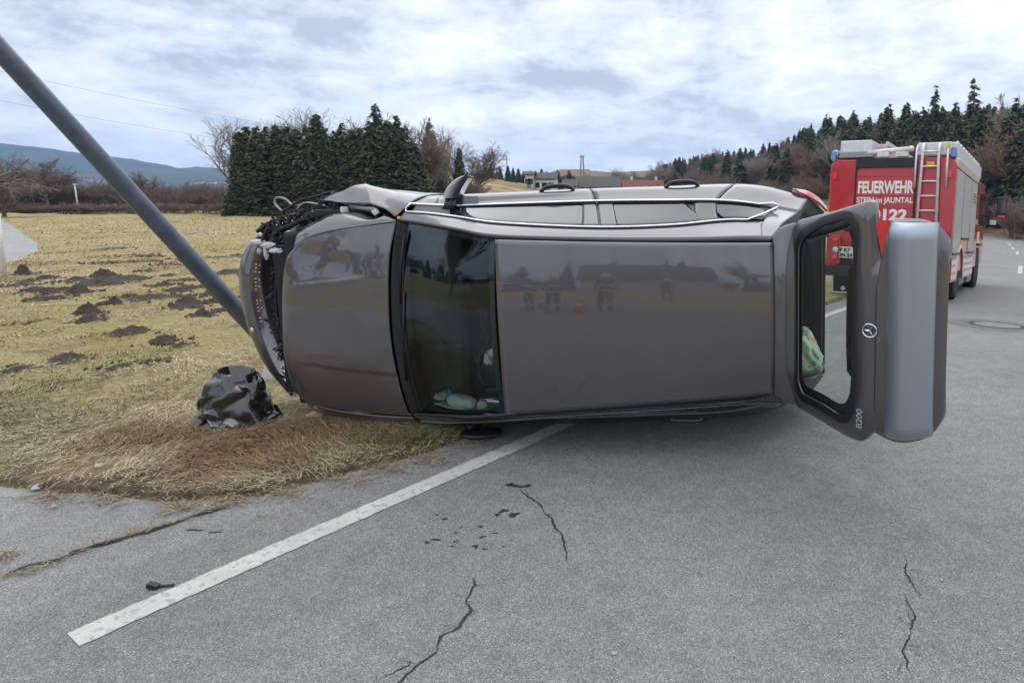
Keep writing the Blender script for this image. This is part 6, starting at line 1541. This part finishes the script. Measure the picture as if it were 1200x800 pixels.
def power_lines():
    x0, y0 = px_x(338, 64), 64.0; g = float(gz(x0, y0)); h = top_h(338, 150, y0)
    t = thing('utility_pole', 'wooden utility pole hidden behind the dark spruce row', 'utility pole', (x0, y0, g)); MB().tube([(0, 0, 0), (0, 0, h)], [.14, .1], 8).build('shaft', M['wood'], t); MB().box((0, 0, h - .1), (1.6, .1, .12)).build('cross_arm', M['wood'], t)
    for py0, py1, lab in ((92, 150, 'upper overhead cable running from the left edge to the spruce row'), (128, 174, 'lower overhead cable running from the left edge to the spruce row')):
        A = np.array([px_x(-60, 46), 46.0, CAMH + (HZ - (py0 - 22)) / F * 46]); B = np.array([x0, y0, CAMH + (HZ - py1) / F * 64])
        P = [A * (1 - f) + B * f + np.array([0, 0, -.9 * 4 * f * (1 - f) * .3]) for f in np.linspace(0, 1, 20)]
        tag(MB().tube(P, .008, 5).build('overhead_cable', M['strip'], None), lab, 'cable')
power_lines()
def hills():
    m = mat('forested_ridge', (.050, .062, .048), .95, var=.6, vscale=.006, detail=8); m2 = mat('valley_field', (.16, .15, .09), .95, var=.3, vscale=.02)
    for nm, prof, Y0, dep, mt in (('hills', [(-240, 168), (-120, 162), (0, 168), (30, 171), (80, 177), (120, 183), (160, 187), (200, 194), (215, 198), (240, 196), (290, 202), (340, 206), (420, 210), (520, 214), (640, 219), (800, 224)], 1700, 420, m),
                                  ('low_hills', [(-240, 200), (-100, 203), (40, 204), (110, 205), (180, 203), (250, 206), (330, 209), (450, 214), (560, 217), (700, 222), (800, 225)], 1250, 260, m)):
        n = 260; pxs = np.linspace(-240, 800, n); ys = np.interp(pxs, [p[0] for p in prof], [p[1] for p in prof])
        top = (HZ - ys) / F * Y0 + CAMH; x = (pxs - CX) / F * Y0
        rows = []
        for f in np.linspace(-1, 1, 33):
            h = (1 - abs(f) ** 1.5); yy = Y0 + f * dep + 0 * x
            zz = -1.5 + (top + 1.5) * h * (1 + .22 * (fbm(x * .011 + 3, 0 * x + f * 5, 13, 4) - .5) * (1 - h) * 2) + (fbm(x * .05, f * 14 + 0 * x, 7, 3) - .5) * 4.5 * h
            rows.append(np.stack([x * (yy / Y0), yy, zz], 1))
        tag(grid_ob(nm, np.array(rows), mt), kind='structure')
    rnd = random.Random(4)
    for k in range(11):
        px = rnd.uniform(62, 140) if k % 2 else rnd.uniform(228, 282); f = rnd.uniform(-.66, -.45); h = 1 - abs(f) ** 1.5; y = 1250 + f * 260
        top = (HZ - np.interp(px, [p[0] for p in prof], [p[1] for p in prof])) / F * 1250 + CAMH; x = (px - CX) / F * y
        o = house('valley_house', 'tiny far pale house in the valley seen over the hedge', x, y, rnd.uniform(7, 12), 8, 5.0, 2.5, M['wallwhite'], M['roofbrown'] if k % 2 else M['roofdark'], nwin=2)
        o['group'] = 'far houses in the valley'; o.location.z = -1.5 + (top + 1.5) * h - 2.0
hills()

# ------------------------------------------------------------------ what stands behind the photographer (mirrored in roof and glass)
def behind():
    rb = random.Random(31)
    for i in range(26):
        x = -60 + 120 * (i + rb.random()) / 26; y = -46 - 14 * rb.random()
        k = rb.choice(['spruce0', 'spruce1', 'spruce2', 'bare0', 'bare1', 'red0', 'red2', 'dense0'])
        tree(k, x, y, rb.uniform(6.5, 11), rb.uniform(1.0, 1.5), 'tree in the line behind the photographer, mirrored in the car roof', 'trees mirrored in the car')
    for i in range(30):
        tree('shrub%d' % rb.randrange(4), -60 + 4 * i + rb.random() * 3, -41 - 4 * rb.random(), rb.uniform(2.5, 4.5), 1.5, 'bush in the line behind the photographer, mirrored in the car roof', 'bushes mirrored in the car')
    for i in range(22):
        y = -42 + 74 * (i + rb.random()) / 22; x = -74 - 12 * rb.random()
        tree(rb.choice(['spruce0', 'spruce1', 'bare0', 'bare1', 'red0', 'dense0']), x, y, rb.uniform(6, 10), rb.uniform(1.1, 1.6), 'tree beyond the left edge, mirrored in the windscreen', 'trees mirrored in the windscreen')
    for i in range(26):
        tree('shrub%d' % rb.randrange(4), -70 - 3 * rb.random(), -42 + 2.9 * i + rb.random() * 2, rb.uniform(3, 4.5), 1.7, 'bush beyond the left edge, mirrored in the windscreen', 'bushes mirrored in the windscreen')
    tree('bare2', -15.5, -1.5, 7.5, 1.1, 'large leafless tree beyond the left edge, mirrored in the windscreen', None)
    house('house', 'white house beyond the left edge, mirrored in the windscreen', -66, 6, 9, 7, 3.0, 2.4, M['wallwhite'], M['roofdark'], nwin=3, rot=math.pi / 2)
    house('house', 'hipped house behind the photographer, mirrored in the car roof', 3.0, -34, 13, 8, 3.2, 2.8, M['wallgrey'], M['roofdark'], nwin=4)
behind()
def traffic_cone(x, y):
    t = thing('traffic_cone', 'orange traffic cone behind the photographer, mirrored in the car roof', 'traffic cone', (x, y, float(gz(x, y)) + .002), 0, 'cones mirrored in the car')
    om = bpy.data.materials.get('orange_plastic') or mat('orange_plastic', (.80, .10, .02), .5)
    MB().box((0, 0, .02), (.38, .38, .04)).build('foot', om, t, bevel=.01); MB().lathe([(.15, .04), (.09, .36), (.045, .68), (.03, .70)], 22).build('cone', om, t, True)
    MB().lathe([(.098, .33), (.075, .48)], 22, caps=False).build('reflective_band', M['white'], t, True)
traffic_cone(-1.05, -3.0); traffic_cone(-2.6, -5.2)
def person(x, y, rz, label, stance):
    """one continuous skinned body in turnout gear, helmet as a child"""
    J = {'pelvis': (0, 0, .98), 'spine': (0, .01, 1.18), 'chest': (0, 0, 1.36), 'neck': (0, .01, 1.52), 'jaw': (0, -.02, 1.60), 'skull': (0, 0, 1.72), 'crown': (0, .01, 1.80)}
    Rd = {'pelvis': (.165, .125), 'spine': (.16, .115), 'chest': (.185, .125), 'neck': (.062, .062), 'jaw': (.070, .080), 'skull': (.080, .098), 'crown': (.05, .06)}
    Ed = [('pelvis', 'spine'), ('spine', 'chest'), ('chest', 'neck'), ('neck', 'jaw'), ('jaw', 'skull'), ('skull', 'crown')]
    def add(n, p, r, par): J[n] = p; Rd[n] = (r, r) if not isinstance(r, tuple) else r; Ed.append((par, n))
    for s, q in ((1, 'l'), (-1, 'r')):
        st = stance * s
        add('hip' + q, (s * .10, 0, .92), (.105, .11), 'pelvis'); add('knee' + q, (s * .12, -.03 + st * .10, .52), (.075, .080), 'hip' + q)
        add('ankle' + q, (s * .13, .02 + st * .16, .11), (.058, .062), 'knee' + q); add('toe' + q, (s * .14, -.15 + st * .16, .045), (.045, .04), 'ankle' + q)
        add('shoulder' + q, (s * .205, .01, 1.45), (.078, .075), 'chest'); add('elbow' + q, (s * .265, .03, 1.17), .056, 'shoulder' + q)
        add('wrist' + q, (s * .25, -.10 - .08 * (s > 0), .96 + .05 * (s > 0)), .036, 'elbow' + q); add('palm' + q, (s * .245, -.14 - .09 * (s > 0), .89 + .05 * (s > 0)), (.036, .020), 'wrist' + q)
        for k in range(4): add('finger%d%s' % (k, q), (s * (.225 + .014 * k), -.155 - .10 * (s > 0), .815 + .05 * (s > 0) - .012 * (k in (1, 2))), .009, 'palm' + q)
        add('thumb' + q, (s * .20, -.165 - .09 * (s > 0), .865 + .05 * (s > 0)), .010, 'palm' + q)
    add('nose', (0, -.115, 1.665), .014, 'skull')
    names = list(J); ix = {n: i for i, n in enumerate(names)}
    me = bpy.data.meshes.new('person'); me.from_pydata([J[n] for n in names], [(ix[a], ix[b]) for a, b in Ed], [])
    ob = bpy.data.objects.new('person_tmp', me); COL.objects.link(ob)
    ob.modifiers.new('skin', 'SKIN'); sv = me.skin_vertices[0].data
    for n in names: sv[ix[n]].radius = Rd[n]; sv[ix[n]].use_root = (n == 'pelvis')
    sb = ob.modifiers.new('sub', 'SUBSURF'); sb.levels = 2; sb.render_levels = 2
    bpy.context.view_layer.update(); dg = bpy.context.evaluated_depsgraph_get()
    body = bpy.data.meshes.new_from_object(ob.evaluated_get(dg)); bpy.data.objects.remove(ob)
    body.name = 'body'; body.materials.clear()
    g = bpy.data.materials.get
    navy = g('turnout_cloth') or mat('turnout_cloth', (.022, .026, .04), .85, var=.2); band = g('yellow_band') or mat('yellow_band', (.68, .72, .12), .45); skin = g('skin') or mat('skin', (.52, .32, .24), .55)
    for m_ in (navy, band, skin, M['rubber']): body.materials.append(m_)
    for p in body.polygons:
        z = p.center.z; ax = abs(p.center.x); p.use_smooth = True
        hand = ax > .17 and z < .93 and p.center.y < -.08
        p.material_index = 2 if (z > 1.56 or hand) else (3 if z < .13 else (1 if (.30 < z < .36 or 1.22 < z < 1.28 or .93 < z < .97) else 0))
    t = thing('person', label, 'person', (x, y, float(gz(x, y)) + .004), rz)
    obj('body', body, t)
    MB().lathe([(.155, 1.735), (.150, 1.75), (.128, 1.76), (.122, 1.80), (.095, 1.865), (.05, 1.90), (.001, 1.91)], 24, caps=False).build('helmet', g('helmet_shell') or mat('helmet_shell', (.62, .60, .50), .3), t, True)
    for s in (-1, 1): MB().lathe([(.001, -.009), (.009, 0), (.001, .009)], 10, 'y', (s * .032, -.088, 1.705)).build('eye', M['white'], t, True)
person(-2.75, -3.9, math.pi + .3, 'firefighter in dark turnout gear behind the photographer, mirrored at the left of the roof', .3)
person(-1.85, -3.2, math.pi - .1, 'firefighter in dark turnout gear with yellow bands, mirrored left of the roof centre', -.4)
person(-.35, -3.6, math.pi, 'firefighter in dark turnout gear beside a traffic cone, mirrored in the roof', .2)
person(1.6, -9.0, math.pi - .2, 'firefighter farther back behind the photographer, mirrored at the right of the roof', .3)

# ------------------------------------------------------------------ air
def haze():
    t = 175.0; b = -4.2; r = 2750.0
    o = tag(MB().box((0, 0, (t + b) / 2), (2 * r, 2 * r, t - b)).build('haze', mat('haze_air', (1, 1, 1))), kind='stuff')
    m = o.data.materials[0]; nt = m.node_tree; N, L = nt.nodes, nt.links; N.clear()
    out = N.new('ShaderNodeOutputMaterial'); v = N.new('ShaderNodeVolumePrincipled')
    v.inputs['Color'].default_value = (.32, .58, 1.0, 1); v.inputs['Density'].default_value = .00026; v.inputs['Anisotropy'].default_value = 0.0
    L.new(v.outputs[0], out.inputs['Volume'])
haze()
